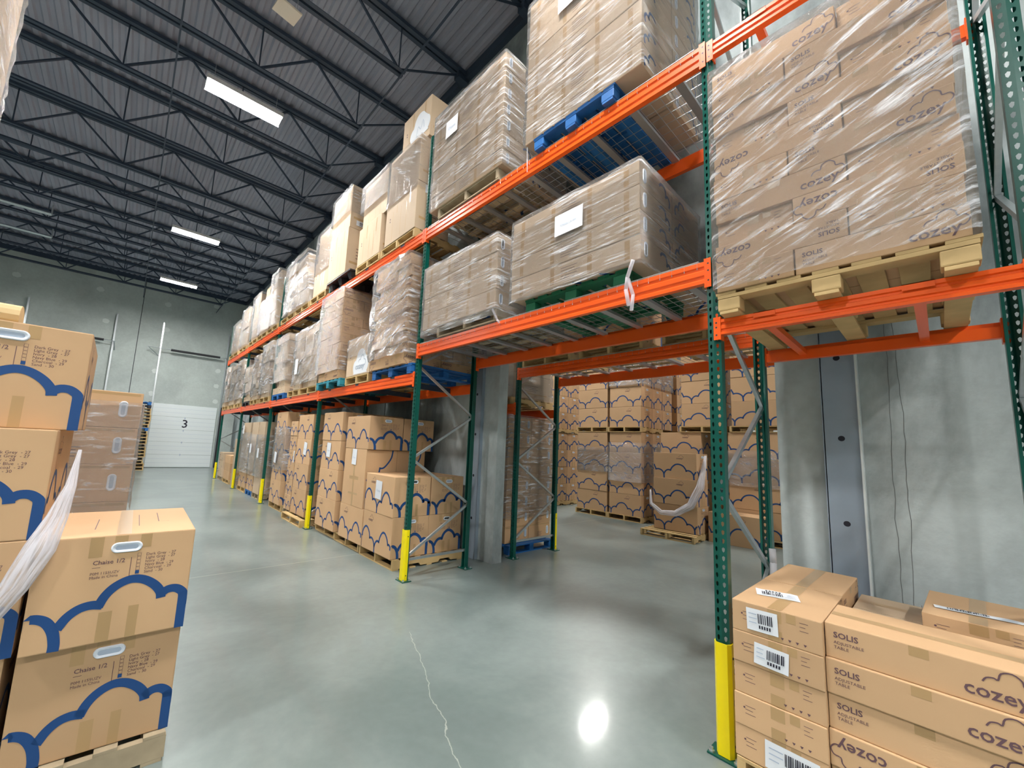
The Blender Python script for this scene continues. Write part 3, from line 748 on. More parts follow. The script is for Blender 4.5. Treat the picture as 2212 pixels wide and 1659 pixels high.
def carton_mesh(kind, w_, d, h, var=0):
    key = (kind, round(w_, 3), round(d, 3), round(h, 3), var)
    if key in _cart: return _cart[key]
    mb = MB(); base = 'cardpale' if kind in ('long', 'tall', 'wide') else 'card'
    mb.bbox(-w_ / 2, w_ / 2, -d / 2, d / 2, 0, h, base, min(0.006, h * .03))
    T = facef('top', w_, d, h)
    # closing seam and tape on top and bottom
    if d >= w_:
        mb.rect(T, -0.002, 0.002, -d / 2 + .01, d / 2 - .01, 'seam', 0.0004); mb.rect(T, -0.03, 0.03, -d / 2 + .004, d / 2 - .004, 'tape', 0.0007)
    else:
        mb.rect(T, -w_ / 2 + .01, w_ / 2 - .01, -0.002, 0.002, 'seam', 0.0004); mb.rect(T, -w_ / 2 + .004, w_ / 2 - .004, -0.03, 0.03, 'tape', 0.0007)
    if kind == 'cloud':
        P = facef('-y', w_, d, h); s_ = w_ / 0.6
        cloud(mb, P, CL_A, w_, h, 0.040 * s_)
        mb.text(P, 'Chaise 1/2', -.10 * s_, .73 * h, .028 * s_, 'brown', bold=.01)
        mb.rect(P, -.10 * s_, -.07 * s_, .70 * h, .704 * h, 'brown')
        mb.text(P, 'P0M 1155UZV', -.105 * s_, .635 * h, .018 * s_, 'brown'); mb.text(P, 'Made in China', -.105 * s_, .60 * h, .018 * s_, 'brown')
        mb.rect(P, .042 * s_, .0445 * s_, .57 * h, .77 * h, 'brown')
        for i, t in enumerate(('Dark Grey  - 27', 'Light Grey  - 27', 'Ivory  - 28', 'Navy Blue  - 29', 'Charcoal  - 29', 'Sand  - 30')):
            vv = (.785 - i * .034) * h
            mb.text(P, t, .10 * s_, vv - .006, .019 * s_, 'brown')
            if i < 5: mb.ribbon(P, [(.066 * s_, vv - .005), (.080 * s_, vv - .005), (.080 * s_, vv + .010), (.066 * s_, vv + .010), (.066 * s_, vv - .005)], .0015, 'brown')
            else: mb.rect(P, .065 * s_, .081 * s_, vv - .006, vv + .011, 'ink')
        tapes(mb, P, ((-.12 * s_, -.07 * s_, .80 * h, h - .006), (.07 * s_, .115 * s_, .86 * h, h - .006), (-.03 * s_, .02 * s_, .9 * h, h - .006), (-.05 * s_, 0, .004, .28 * h), (.06 * s_, .10 * s_, .004, .30 * h)))
        cloud(mb, facef('+y', w_, d, h), CL_A, w_, h, 0.030 * s_)
        for f, mi in (('-x', False), ('+x', True)):
            Q = facef(f, w_, d, h)
            cloud(mb, Q, (CL_B, CL_C)[var % 2], d, h, 0.029 * s_, mirror=(mi != (var >= 2)))
            logo(mb, Q, (-.30 if var % 2 == 0 else .05) * d * (1 if var < 2 else -.2), .76 * h, .12 * s_)
        q_ = d / .9; mb.ribbon(T, [(.06, -.22 * q_), (.06, .2 * q_)], .003, 'brown'); mb.ribbon(T, [(-.12, -.25 * q_), (-.12, .1 * q_)], .004, 'brown'); mb.ribbon(T, [(.15, .25 * q_), (.15, -.1 * q_), (.2, -.1 * q_)], .004, 'brown')
    elif kind == 'tipped':      # a cloud carton standing on its end
        P = facef('-x', w_, d, h)
        tapes(mb, P, ((-.02, .03, .004, h - .006), (-.16, .18, .46 * h, .52 * h), (-.16, .18, .2 * h, .235 * h), (-.16, -.11, .8 * h, h - .006)))
        Q = facef('-y', w_, d, h)
        mb.ribbon(Q, smooth([(w_ * .35, h), (w_ * .3, h * .85), (w_ * .1, h * .70), (-w_ * .05, h * .68)]), .026, 'ink')
        mb.ribbon(Q, smooth([(-w_ * .04, h * .70), (-w_ * .08, h * .58), (-w_ * .22, h * .50), (-w_ * .45, h * .48)]), .026, 'ink')
    elif kind == 'table':       # long table cartons: long face on -y/+y, end faces on x
        for f in ('-y', '+y'):
            Q = facef(f, w_, d, h); W = w_; fl = (var == 1)
            if not fl:
                mb.text(Q, 'SOLIS', -W * .45, h * .62, .036, 'brown', bold=.02)
                mb.text(Q, 'ADJUSTABLE', -W * .45, h * .44, .019, 'brown'); mb.text(Q, 'TABLE', -W * .45, h * .30, .019, 'brown')
                logo(mb, Q, W * .19, h * .22, .155)
            else:
                mb.text(Q, 'SOLIS', W * .45, h * .38, .036, 'brown', bold=.02, rot180=True)
                mb.text(Q, 'ADJUSTABLE', W * .45, h * .56, .019, 'brown', rot180=True); mb.text(Q, 'TABLE', W * .45, h * .70, .019, 'brown', rot180=True)
                logo(mb, Q, -W * .19, h * .78, .155, flip=True)
            tapes(mb, Q, ((-.03, .03, .72 * h, h - .004),))
        for f in ('-x', '+x'):
            Q = facef(f, w_, d, h); s_ = 1
            mb.poly(Q, [(-d * .38 + .005 * math.cos(t * PI / 4), h * .6 + .005 * math.sin(t * PI / 4)) for t in range(8)], 'brown')
            for i in range(3): mb.rect(Q, -d * .37, -d * (.25 + .03 * (i % 2)), h * (.66 - i * .12), h * (.675 - i * .12), 'brown')
            for i in range(3): mb.rect(Q, d * .27, d * (.36 - .03 * (i % 2)), h * (.80 - i * .12), h * (.815 - i * .12), 'brown')
            for i in range(4): mb.poly(Q, [(d * (.08 + i * .08) + .008 * math.cos(t * 2 * PI / 3 + .5), h * .16 + .008 * math.sin(t * 2 * PI / 3 + .5)) for t in range(3)], 'brown')
            tapes(mb, Q, ((-.03, .03, .003, .35 * h), (-.03, .03, .6 * h, h - .004), (.05, .09, .7 * h, h - .004)))
    elif kind == 'long':        # long flat cartons of the tunnel bay
        Q = facef('-x', w_, d, h)
        for u in (-.40, -.12, .17, .42):
            tapes(mb, Q, ((u * d - .022, u * d + .022, .1 * h, .9 * h),))
        for i in range(5): mb.rect(Q, -.05 * d, (.06 + .02 * (i % 3)) * d, (.25 + .12 * i) * h, (.27 + .12 * i) * h, 'brown')
        Q = facef('-y', w_, d, h); sg = 1 if var == 0 else -1
        mb.ribbon(Q, smooth([(sg * w_ * .08, h * .72), (sg * w_ * .14, h * .86), (sg * w_ * .25, h * .84), (sg * w_ * .30, h * .55), (sg * w_ * .28, h * .42)]), .024, 'ink')
        mb.ribbon(Q, smooth([(sg * w_ * .28, h * .46), (sg * w_ * .36, h * .55), (sg * w_ * .42, h * .35), (sg * w_ * .40, h * .10)]), .024, 'ink')
        B = facef('bot', w_, d, h)
        for q_ in (0, 1): mb.ribbon(B, smooth([(-.45 * w_, (.5 - .33 * q_) * d * .6 - .1), (-.2 * w_, (.5 - .33 * q_) * d * .6), (-.1 * w_, (.3 - .33 * q_) * d * .6), (.15 * w_, (.2 - .33 * q_) * d * .6), (.3 * w_, (.35 - .3 * q_) * d * .6)]), .04, 'ink')
    elif kind == 'tall':        # plain big cartons of the top level
        for f, W in (('-x', d), ('-y', w_)):
            Q = facef(f, w_, d, h)
            if f == '-x':
                for u in (-.25, .02, .2): tapes(mb, Q, ((u * W - .006, u * W + .006, .05 * h, (.5 + .2 * ((var + 1) % 2)) * h),), 'tape')
                for u in (-.12, .3): tapes(mb, Q, ((u * W - .012, u * W + .012, .62 * h, .98 * h),))
                for i in range(2): mb.rect(Q, (-.36) * W, -.33 * W, (.5 + .06 * i) * h, (.53 + .06 * i) * h, 'brown')
            else:
                for i in range(4): mb.rect(Q, -.2 * W, (.1 + .05 * (i % 2)) * W, (.35 + .07 * i) * h, (.365 + .07 * i) * h, 'brown')
                mb.rect(Q, -.4 * W, .4 * W, .22 * h, .27 * h, 'tape')
    elif kind == 'oval':        # flat cartons with an upright oval handle
        Q = facef('-y', w_, d, h)
        for i in range(4): mb.rect(Q, -.1 * w_, (.08 + .03 * (i % 2)) * w_, (.2 + .08 * i) * h, (.22 + .08 * i) * h, 'brown')
        mb.rect(Q, -.5 * w_ + .02, .5 * w_ - .02, .9 * h, .97 * h, 'tape')
    elif kind == 'wide':        # small plain cartons far along the rack
        for f, W in (('-x', d), ('-y', w_)):
            Q = facef(f, w_, d, h)
            mb.rect(Q, -.03, .03, .62 * h, h - .004, 'tape', .0007)
            mb.rect(Q, -.38 * W, -.2 * W, .6 * h, .68 * h, 'brown'); mb.rect(Q, -.38 * W, -.24 * W, .42 * h, .46 * h, 'brown')
            mb.rect(Q, .22 * W, .36 * W, .25 * h, .30 * h, 'brown')
    me = mb.mesh('carton'); _cart[key] = me
    return me
def ring(lu, lv, n=10):
    """stadium outline; lu half length, lv half width (radius)"""
    pts = []
    for i in range(n + 1):
        a = -PI / 2 + PI * i / n; pts.append((lu - lv + lv * math.cos(a), lv * math.sin(a)))
    for i in range(n + 1):
        a = PI / 2 + PI * i / n; pts.append((-(lu - lv) + lv * math.cos(a), lv * math.sin(a)))
    return pts
_hm = {}
def handle_mesh(upright, dark, face, sc_=1.0):
    key = (upright, dark, face, sc_)
    if key not in _hm:
        mb = MB()
        base = {'-y': lambda u, v, o: (u, -o, v), '-x': lambda u, v, o: (-o, -u, v)}[face]
        P = (lambda u, v, o: base(v, u, o)) if upright else base
        o_, m_, i_ = ring(.062 * sc_, .026 * sc_), ring(.055 * sc_, .020 * sc_), ring(.045 * sc_, .012 * sc_)
        n = len(o_)
        vs_ = [P(a, b, .001) for a, b in o_] + [P(a, b, .007) for a, b in o_[:0]] 
        L3 = [(o_, .0005), ([((a + c) / 2, (b + e) / 2) for (a, b), (c, e) in zip(o_, m_)], .007), (m_, .0075), (i_, .002)]
        vs_ = []
        for pts, of in L3: vs_ += [P(a, b, of) for a, b in pts]
        fs = []
        for l in range(3):
            for i in range(n):
                j = (i + 1) % n; fs.append((l * n + i, l * n + j, (l + 1) * n + j, (l + 1) * n + i))
        mb.add(vs_, fs, 'white')
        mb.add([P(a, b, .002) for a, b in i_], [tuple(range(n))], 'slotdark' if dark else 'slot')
        _hm[key] = mb.mesh('handle')
    return _hm[key]
ORD = ['bottom', 'second', 'third', 'fourth', 'fifth', 'sixth', 'seventh', 'eighth', 'ninth', 'tenth', 'eleventh', 'twelfth']
NAMES = {'cloud': 'cloud_carton', 'tipped': 'tipped_carton', 'table': 'table_carton', 'long': 'long_flat_carton', 'tall': 'tall_carton', 'oval': 'flat_carton', 'wide': 'small_carton'}
def carton(kind, x0, y0, z, w_, d, h, lb, g, var=0, rz=0.0, dark=False, upside=False, handle=True, jit=0.0):
    """carton with its minimum corner at x0,y0,z before turning; w_ along x, d along y"""
    me = carton_mesh(kind, w_, d, h, var)
    cx_, cy_ = (x0 + w_ / 2, y0 + d / 2)
    if rz in (PI / 2, -PI / 2): cx_, cy_ = (x0 + d / 2, y0 + w_ / 2)
    o = link(NAMES[kind], me, None, (cx_ + random.uniform(-jit, jit) * .5, cy_ + random.uniform(-jit, jit) * .3, z), rz + (random.uniform(-.005, .005) if jit else 0))
    tag(o, lb, 'carton', g)
    if handle and kind == 'cloud':
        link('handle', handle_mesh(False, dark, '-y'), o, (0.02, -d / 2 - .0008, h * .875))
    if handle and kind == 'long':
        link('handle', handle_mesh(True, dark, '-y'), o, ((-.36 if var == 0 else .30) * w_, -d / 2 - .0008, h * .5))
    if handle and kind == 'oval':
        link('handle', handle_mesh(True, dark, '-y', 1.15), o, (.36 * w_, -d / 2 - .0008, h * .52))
    return o
_paper = {}
def paper(parent, face, u, v, wd, ht, off, W, Dp, H_, text='', rot=0.0, bars=False, name='paper_label', label=None):
    """sheet stuck on a face; u,v = centre on the face"""
    key = (face, wd, ht, text, bars, rot)
    if key not in _paper:
        mb = MB(); base = {'-x': lambda a, b, o: (-o, -a, b), '-y': lambda a, b, o: (a, -o, b), 'top': lambda a, b, o: (a, b, o), '+x': lambda a, b, o: (o, a, b)}[face]
        c, s_ = math.cos(rot), math.sin(rot)
        P = lambda a, b, o: base(a * c - b * s_, a * s_ + b * c, o)
        n = 6; vs_ = []
        for i in range(n + 1):
            a = -wd / 2 + wd * i / n; bend = .003 * math.sin(i * 1.3)
            vs_ += [P(a, -ht / 2, .001 + abs(bend)), P(a, ht / 2, .001 + abs(bend) * .4)]
        mb.add(vs_, [(2 * i, 2 * i + 2, 2 * i + 3, 2 * i + 1) for i in range(n)], 'paper')
        if text: mb.text(P, text, 0, -.1 * ht, min(wd / max(3, len(text)) * 1.4, ht * .3), 'slot', .0052, align='CENTER')
        if bars:
            rnd = random.Random(str(key)); a = -wd * .12
            while a < wd * .35:
                b_ = rnd.uniform(.002, .007); mb.rect(P, a, a + b_, -ht * .12, ht * .32, 'black', .0052); a += b_ + rnd.uniform(.002, .006)
            for i in range(3): mb.rect(P, -wd * .42, -wd * rnd.uniform(.15, .25), ht * (.25 - .2 * i), ht * (.29 - .2 * i), 'slot', .0052)
            for i in range(5): mb.rect(P, -wd * .1 + i * wd * .08, -wd * .05 + i * wd * .08, -ht * .35, -ht * .2, 'black', .0052)
        _paper[key] = mb.mesh('paper_label')
    loc = {'-x': (-off, -u, v), '-y': (u, -off, v), 'top': (u, v, off), '+x': (off, u, v)}[face]
    o = link(name, _paper[key], parent, loc)
    if label: o['label'] = label
    return o
def onpaper(parent, fx, y, z, wd, ht, text='', bars=False, rot=0.0):
    """sheet on the -x side of a parent placed at world x=fx, y, z"""
    o = paper(parent, '-x', 0, 0, wd, ht, 0, 0, 0, 0, text, rot, bars)
    mi = parent.matrix_basis.inverted()
    p = mi @ Vector((fx, y, z)); o.location = p
    return o

def film(x0, x1, y0, y1, z0, z1, lb, seed=0, amp=0.012, top=True, g='stretch film on the loads', fm=None):
    """thin cling-film skin pulled round a load"""
    rnd = random.Random(seed + 11); mb = MB()
    nx = max(3, int((x1 - x0) / .16)); ny = max(3, int((y1 - y0) / .12)); nz = max(3, int((z1 - z0) / .09))
    e = 0.016; c = 0.018
    z1 = z1 + .012; ax, bx, ay, by = x0 - e, x1 + e, y0 - e, y1 + e
    loop = [(ax, by - c - (by - ay - 2 * c) * i / ny) for i in range(ny + 1)] + [(ax + c + (bx - ax - 2 * c) * i / nx, ay) for i in range(nx + 1)] + \
           [(bx, ay + c + (by - ay - 2 * c) * i / ny) for i in range(ny + 1)] + [(bx - c - (bx - ax - 2 * c) * i / nx, by) for i in range(nx + 1)]
    n = len(loop); cx_, cy_ = (x0 + x1) / 2, (y0 + y1) / 2; vs_ = []
    for k in range(nz + 1):
        z = z0 + (z1 - z0) * k / nz
        for i, (x, y) in enumerate(loop):
            j = rnd.uniform(0, amp); dx, dy = (x - cx_), (y - cy_); l = math.hypot(dx, dy)
            zz = z + (rnd.uniform(-.02, .02) if 0 < k < nz else (rnd.uniform(-.012, .0) if k == 0 else 0))
            vs_.append((x + dx / l * j, y + dy / l * j, zz))
    fs = [(k * n + i, k * n + (i + 1) % n, (k + 1) * n + (i + 1) % n, (k + 1) * n + i) for k in range(nz) for i in range(n)]
    if top:
        o0 = len(vs_); vs_ += [(cx_ + (x - cx_) * .82, cy_ + (y - cy_) * .86, z1 + .004) for x, y in loop]
        fs += [(nz * n + i, nz * n + (i + 1) % n, o0 + (i + 1) % n, o0 + i) for i in range(n)]
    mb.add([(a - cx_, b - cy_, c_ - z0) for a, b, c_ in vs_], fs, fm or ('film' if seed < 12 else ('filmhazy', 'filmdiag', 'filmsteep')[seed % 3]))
    o = mb.obj('stretch_film', None, (cx_, cy_, z0), smooth=True)
    tag(o, lb, 'stretch film', g)
    return o

# ---------------------------------------------------------------- stacks of table cartons (1.02 wide, brick pattern)
TL, TD, TH = 0.626, 0.388, 0.152
def table_layer(x0, y1, z, r_, load, g, h=TH, flip=False, full=True, shift=0.0):
    """y1 = left (far) edge; pattern A: end face left, long face right; pattern B reversed"""
    A = (r_ % 2 == 0) != flip
    q = ORD[r_]
    j = random.choice((-.018, 0, .02)) + shift
    y1 = y1 + random.uniform(-.006, .006)
    up = random.choice((0, 0, 1))
    if A:
        for i in range(2 if full else 1): carton('table', x0 + j + i * (TL + .016) + (.01 if i == 0 else 0), y1 - TD, z, TL, TD, h, 'brown table carton end-on, %s layer left%s, %s' % (q, ' rear' if i else '', load), g, up)
        for i in range(3 if full else 1): carton('table', x0 + i * (TD + .006), y1 - TD - .006 - TL, z, TL, TD, h, 'brown table carton lengthwise, %s layer right%s, %s' % (q, ('', ' middle', ' rear')[i], load), g, up, rz=-PI / 2)
    else:
        for i in range(3 if full else 1): carton('table', x0 + i * (TD + .006), y1 - TL, z, TL, TD, h, 'brown table carton lengthwise, %s layer left%s, %s' % (q, ('', ' middle', ' rear')[i], load), g, up, rz=-PI / 2)
        for i in range(2 if full else 1): carton('table', x0 + j + i * (TL + .016) + (.01 if i == 0 else 0), y1 - TL - .006 - TD, z, TL, TD, h, 'brown table carton end-on, %s layer right%s, %s' % (q, ' rear' if i else '', load), g, up)

# right bay: the big wrapped stack on a block pallet
pallet(X0 - 0.10, X0 + 1.10, -0.175, 0.865, ZR + .002, 'pale block pallet sitting on the short orange beams at right', 'block', 'wood')
for r_ in range(10):
    table_layer(X0 - 0.10, 0.868 - .004, ZR + .143 + r_ * (TH + .001), r_, 'tall wrapped stack at right', 'table cartons in the tall stack at right', shift=random.uniform(-.01, .01))
film(X0 - .125, X0 + 1.24, -.168, .866, ZR + .162, ZR + .143 + 10 * (TH + .001), 'clear stretch film round the tall stack of table cartons at right', 1, .004, fm='filmdiag')
# floor stack at lower right
g = 'table cartons in the floor stack at lower right'; ld = 'floor stack at lower right'
pallet(2.66, 3.86, -0.21, 0.82, 0.0, 'pale wooden pallet on the floor under the lower right stack', 'stringer', 'wood')
for r_ in range(5):
    z = .142 + r_ * (TH + .006)
    up = 1 if r_ == 1 else 0
    q = ORD[r_]
    for i in range(2):
        o = carton('table', 2.665 + i * .632, .435, z, TL, TD, TH + .005, 'brown table carton end-on, %s layer left%s, %s' % (q, ' rear' if i else '', ld), g, 0, jit=.01)
        if i == 0:
            if r_ == 0: paper(o, '-x', .05, .075, .22, .13, TL / 2 + .002, 0, 0, 0, '', -.02, True)
            if r_ == 3: paper(o, '-x', -.02, .07, .15, .105, TL / 2 + .002, 0, 0, 0, '', -.05, True)
            if r_ == 4:
                paper(o, '-x', -.055, .08, .14, .11, TL / 2 + .002, 0, 0, 0, '', .03, True); paper(o, 'top', -.02, .05, .20, .13, TH + .006, 0, 0, 0, '', PI / 2 + .3, True)
    for i in range(3):
        if r_ == 4 and i > 0: continue
        carton('table', 2.70 + (r_ % 2) * -.012 + i * .395, .432 - TL, z, TL, TD, TH + .005, 'brown table carton lengthwise, %s layer right%s, %s' % (q, ('', ' middle', ' rear')[i], ld), g, up, rz=-PI / 2, jit=.006)
z4 = .142 + 4 * (TH + .006)
o = carton('wide', 3.12, -.21, z4, TD, TL, .06, 'low brown carton lying behind the top row, lower right stack', g)
carton('wide', 3.515, -.21, z4, TD, TL, .06, 'second low brown carton lying behind the top row, lower right stack', g)
o = carton('table', 3.20, -.262, z4 + .064, .60, .37, .13, 'loose flat carton with a long white label on the lower right stack', g, 0, rz=-.03)
paper(o, 'top', -.10, .0, .30, .055, .132, 0, 0, 0, '', PI / 2 + .12, True)
# loose film tail at the foot of the post
mb = MB(); mb.path([(3.76, .88, 1.05), (3.75, .875, .95), (3.71, .87, .80), (3.69, .865, .72)], .022, 'rope', 6); tag(mb.obj('film_tail', smooth=True), 'wisp of stretch film hanging beside the rear green post at right', 'stretch film')

# ---------------------------------------------------------------- tunnel bay, middle and upper level
def long_stack(y0, y1, z, n, h, load, g, darks=(), var=0, x0=X0 - .05, vlow=None):
    dd = y1 - y0
    for r_ in range(n):
        for c in range(2):
            va = var if c == 0 else 1 - var
            carton('long', x0 + c * .582, y0, z + r_ * (h + .001), .57, dd, h - .0025, 'long flat brown carton, %s layer %s, %s' % (ORD[r_], ('front', 'rear')[c], load), g, va, dark=(r_ in darks), handle=(c == 0 or var == 1) and not (var == 1 and c == 0), jit=.008)
def top_of(n, h): return n * (h + .001)
g = 'long flat cartons over the tunnel bay'
pallet(X0 - .03, XR + .05, 2.98, 4.05, ZM + .014, 'worn wooden pallet under the left load, middle level over tunnel', 'stringer', 'oldwood')
long_stack(2.98, 4.36, ZM + .156, 4, .205, 'left load on middle level', g, (3,))
f = film(X0 - .055, X0 + 1.10, 2.98, 4.36, ZM + .06, ZM + .156 + top_of(4, .205), 'shiny stretch film on the left load, middle level over tunnel', 2, .012)
pallet(X0 + .03, XR + .05, 1.55, 2.62, ZM + .014, 'green block pallet under the right load, middle level over tunnel', 'block', 'greenpal')
long_stack(1.40, 2.75, ZM + .156, 4, .203, 'right load on middle level', g, (0,))
f = film(X0 - .055, X0 + 1.10, 1.40, 2.75, ZM + .12, ZM + .156 + top_of(4, .203), 'shiny stretch film on the right load, middle level over tunnel', 3, .010)
onpaper(f, X0 - .085, 2.04, 3.72, .30, .20, 'Chaise - 6 ctn')
pallet(X0 - .03, XR + .05, 3.05, 4.2, ZU + .014, 'wooden pallet under the left load, upper level over tunnel', 'stringer', 'oldwood')
long_stack(2.98, 4.36, ZU + .156, 7, .199, 'left load on upper level', g)
f = film(X0 - .055, X0 + 1.10, 2.98, 4.36, ZU + .17, ZU + .156 + top_of(7, .199), 'stretch film on the left load, upper level over tunnel', 4, .006)
onpaper(f, X0 - .082, 3.93, 5.83, .25, .24, 'Chaise')
pallet(X0 - .06, XR + .05, 1.62, 2.5, ZU + .014, 'blue block pallet under the right load, upper level over tunnel', 'block', 'bluepal')
long_stack(1.38, 2.63, ZU + .156, 8, .205, 'right load on upper level', g, var=1)
f = film(X0 - .055, X0 + 1.10, 1.38, 2.63, ZU + .15, ZU + .156 + top_of(8, .205), 'stretch film on the right load, upper level over tunnel', 6, .016)
onpaper(f, X0 - .088, 2.08, 6.08, .27, .22, 'Chaise 2/2')
# knotted film tails over the front beam
mb = MB(); mb.path([(X0 - .095, 1.43, 3.15), (X0 - .05, 1.50, 3.05), (X0 - .035, 1.52, 2.96), (X0 - .03, 1.50, 2.83)], .016, 'rope', 6); mb.path([(X0 - .04, 1.50, 3.04), (X0 - .04, 1.46, 2.9), (X0 - .045, 1.47, 2.78)], .014, 'rope', 6)
tag(mb.obj('film_tail', smooth=True), 'knotted tail of stretch film hanging over the middle orange beam', 'stretch film')
mb = MB(); mb.path([(X0 - .05, 3.02, 3.15), (X0 - .04, 2.95, 3.02), (X0 - .03, 2.93, 2.99)], .012, 'rope', 6); tag(mb.obj('film_tail', smooth=True), 'short tail of stretch film between the two middle level loads', 'stretch film')
mb = MB(); mb.path([(X0 - .03, 2.62, 4.80), (X0 - .035, 2.61, 4.66), (X0 - .03, 2.61, 4.52)], .006, 'rope', 5); tag(mb.obj('film_tail', smooth=True), 'thin tail of stretch film over the upper orange beam', 'stretch film')

# ---------------------------------------------------------------- floor loads under the long rack
def cloud_col(x0, y0, z, w_, d, h, n, load, g, deep=2, var=0, notop=(), dark=()):
    for r_ in range(n):
        for c in range(deep):
            carton('cloud', x0 + c * (w_ + .014) + random.uniform(0, .006), y0, z + r_ * (h + .0015), w_, d, h, 'cloud-printed brown carton, %s layer %s, %s' % (ORD[r_], ('front', 'rear', 'third deep')[c], load), g, var if not isinstance(var, (list, tuple)) else var[r_ % len(var)], jit=.008, dark=(r_, c) in dark)
g = 'cloud-printed cartons on the floor under the rack'
pallet(2.90, 4.10, 4.93, 5.95, 0, 'wooden pallet under the low stack beside the tunnel', 'stringer', 'wood')
cloud_col(2.865, 4.965, .142, .598, .86, .545, 2, 'low stack beside tunnel', g, dark=((0, 1), (1, 0)))
pallet(2.92, 4.12, 6.02, 7.00, 0, 'wooden pallet under the stack with the upended taped carton', 'stringer', 'wood')
cloud_col(2.865, 5.85, .142, .598, .85, .53, 1, 'stack with upended carton', g)
for c in range(2):
    o = carton('tipped', 2.865 + c * .545, 5.89, .674, .54, .80, .905, 'brown carton standing on end with tape cross, %s' % ('front' if c == 0 else 'rear'), g, jit=.004)
    if c == 0: onpaper(o, 2.862, 6.31, 1.45, .17, .25, 'Chaise', rot=-.04)
for c in range(2):
    carton('cloud', 2.865 + c * .612, 5.85, 1.583, .598, .85, .53, 'cloud-printed brown carton on the upended cartons, top layer %s' % ('front', 'rear')[c], g, 0, jit=.006)
pallet(2.95, 4.13, 7.05, 7.975, 0, 'wooden pallet under the four-high stack right of second post', 'stringer', 'wood')
cloud_col(2.865, 6.93, .142, .598, .88, .516, 4, 'four-high stack right of second post', g, var=[0, 2, 0, 0])
pallet(2.72, 3.92, 8.185, 9.38, 0, 'wooden pallet under the four-high stack left of second post', 'stringer', 'wood')
cloud_col(2.865, 8.42, .142, .598, .88, .516, 4, 'four-high stack left of second post', g, var=[0, 0, 2, 2])
pallet(2.90, 4.10, 9.40, 9.94, 0, 'narrow wooden pallet under the column of six small cartons', 'stringer', 'oldwood')
cloud_col(2.865, 9.36, .142, .50, .44, .322, 6, 'narrow six-high column', g, deep=1)
pallet(2.90, 4.10, 10.10, 11.12, 0, 'wooden pallet under the tallest floor tower', 'stringer', 'wood')
cloud_col(2.865, 10.18, .142, .598, .86, .545, 4, 'tallest floor tower', g, var=[0, 0, 0, 0])
film(2.865, 4.07, 10.18, 11.05, .95, 1.95, 'grey stretch film band round the tallest floor tower', 12, .01, top=False)
def find_front(y, z):
    best = None
    for o in col.objects:
        if o.type == 'MESH' and o.parent is None and 'category' in o and o['category'] == 'carton':
            dx, dy, dz = o.dimensions if o.dimensions.x else (1, 1, 1)
            bb = [o.matrix_basis @ Vector(c) for c in o.bound_box]
            if min(b.y for b in bb) <= y <= max(b.y for b in bb) and min(b.z for b in bb) <= z <= max(b.z for b in bb):
                x = min(b.x for b in bb)
                if x > 2.5 and (best is None or x < best[0]): best = (x, o)
    return best
for (y, z, t, a) in ((5.40, 1.02, 'Chaise', -.05), (7.45, 1.52, 'Chaise', -.04), (8.72, 1.50, 'Chaise', -.12), (9.42, 1.30, '', 0), (10.72, 1.22, '', -.1)):
    b = find_front(y, z)
    if b: onpaper(b[1], b[0] - .003 - (.03 if y > 10 else 0), y, z, .19 if y != 9.42 else .06, .26, t, rot=a)
# farther floor loads
g = 'cartons on the floor toward the dock door'
def mixed(y0, y1, rows, load, kinds, x0=2.88, z=.142, deep=.62, hnd=True):
    zz = z
    for r_, (h, k) in enumerate(zip(rows, kinds)):
        carton(k, x0 + random.uniform(0, .02), y0, zz, deep, y1 - y0, h - .002, '%s brown carton, %s layer, %s' % ({'cloud': 'cloud-printed', 'tall': 'plain'}.get(k, 'plain'), ORD[r_], load), g, jit=.01); zz += h
    return zz
pallet(2.90, 4.1, 12.2, 12.95, 0, 'wooden pallet under the wrapped tower left of third post', 'stringer', 'oldwood'); mixed(12.22, 12.86, (.54, .9, .54), 'wrapped tower left of third post', ('tall', 'tall', 'tall'))
film(2.87, 3.53, 12.21, 12.86, .6, 1.75, 'stretch film round the tower left of third post', 13, .01, False)
pallet(2.90, 4.1, 12.97, 13.75, -.0005, 'blue pallet under the second tower left of third post', 'block', 'bluepal'); mixed(12.97, 13.68, (.54, .9, .54), 'tower on the blue floor pallet', ('cloud', 'tall', 'tall'))
film(2.87, 3.53, 12.95, 13.68, .6, 1.75, 'stretch film round the tower on the blue floor pallet', 14, .01, False)
pallet(2.90, 4.1, 13.86, 14.95, 0, 'wooden pallet under the tower right of fourth post', 'stringer', 'wood'); mixed(13.88, 14.85, (.54, .92, .52), 'tower right of fourth post', ('cloud', 'tall', 'tall'))
film(2.87, 3.53, 13.86, 14.85, .6, 1.8, 'cloudy stretch film round the tower right of fourth post', 15, .02, False)
for (y, z) in ((12.5, 1.25), (13.35, 1.35), (14.6, 1.9)):
    b = find_front(y, z)
    if b: onpaper(b[1], b[0] - .05, y, z, .19, .26, '')
carton('tall', 2.95, 15.93, 0, .6, .34, 1.58, 'single tall narrow plain carton left of fourth post', g)
pallet(2.90, 4.1, 16.38, 17.5, 0, 'wooden pallet under the low stack with round handles', 'stringer', 'wood')
for r_ in range(3): carton('oval', 2.9, 16.42, .142 + r_ * .28, .6, .98, .278, 'flat brown carton with oval handle, %s layer, low stack past fourth post' % ORD[r_], g, jit=.01)
pallet(2.90, 4.1, 17.72, 18.6, 0, 'grey pallet under the last low stack', 'stringer', 'oldwood')
for r_ in range(3): carton('wide', 2.9, 17.75, .142 + r_ * .30, .9, .82, .298, 'plain brown carton, %s layer, last low stack by dock door' % ORD[r_], g, jit=.02)

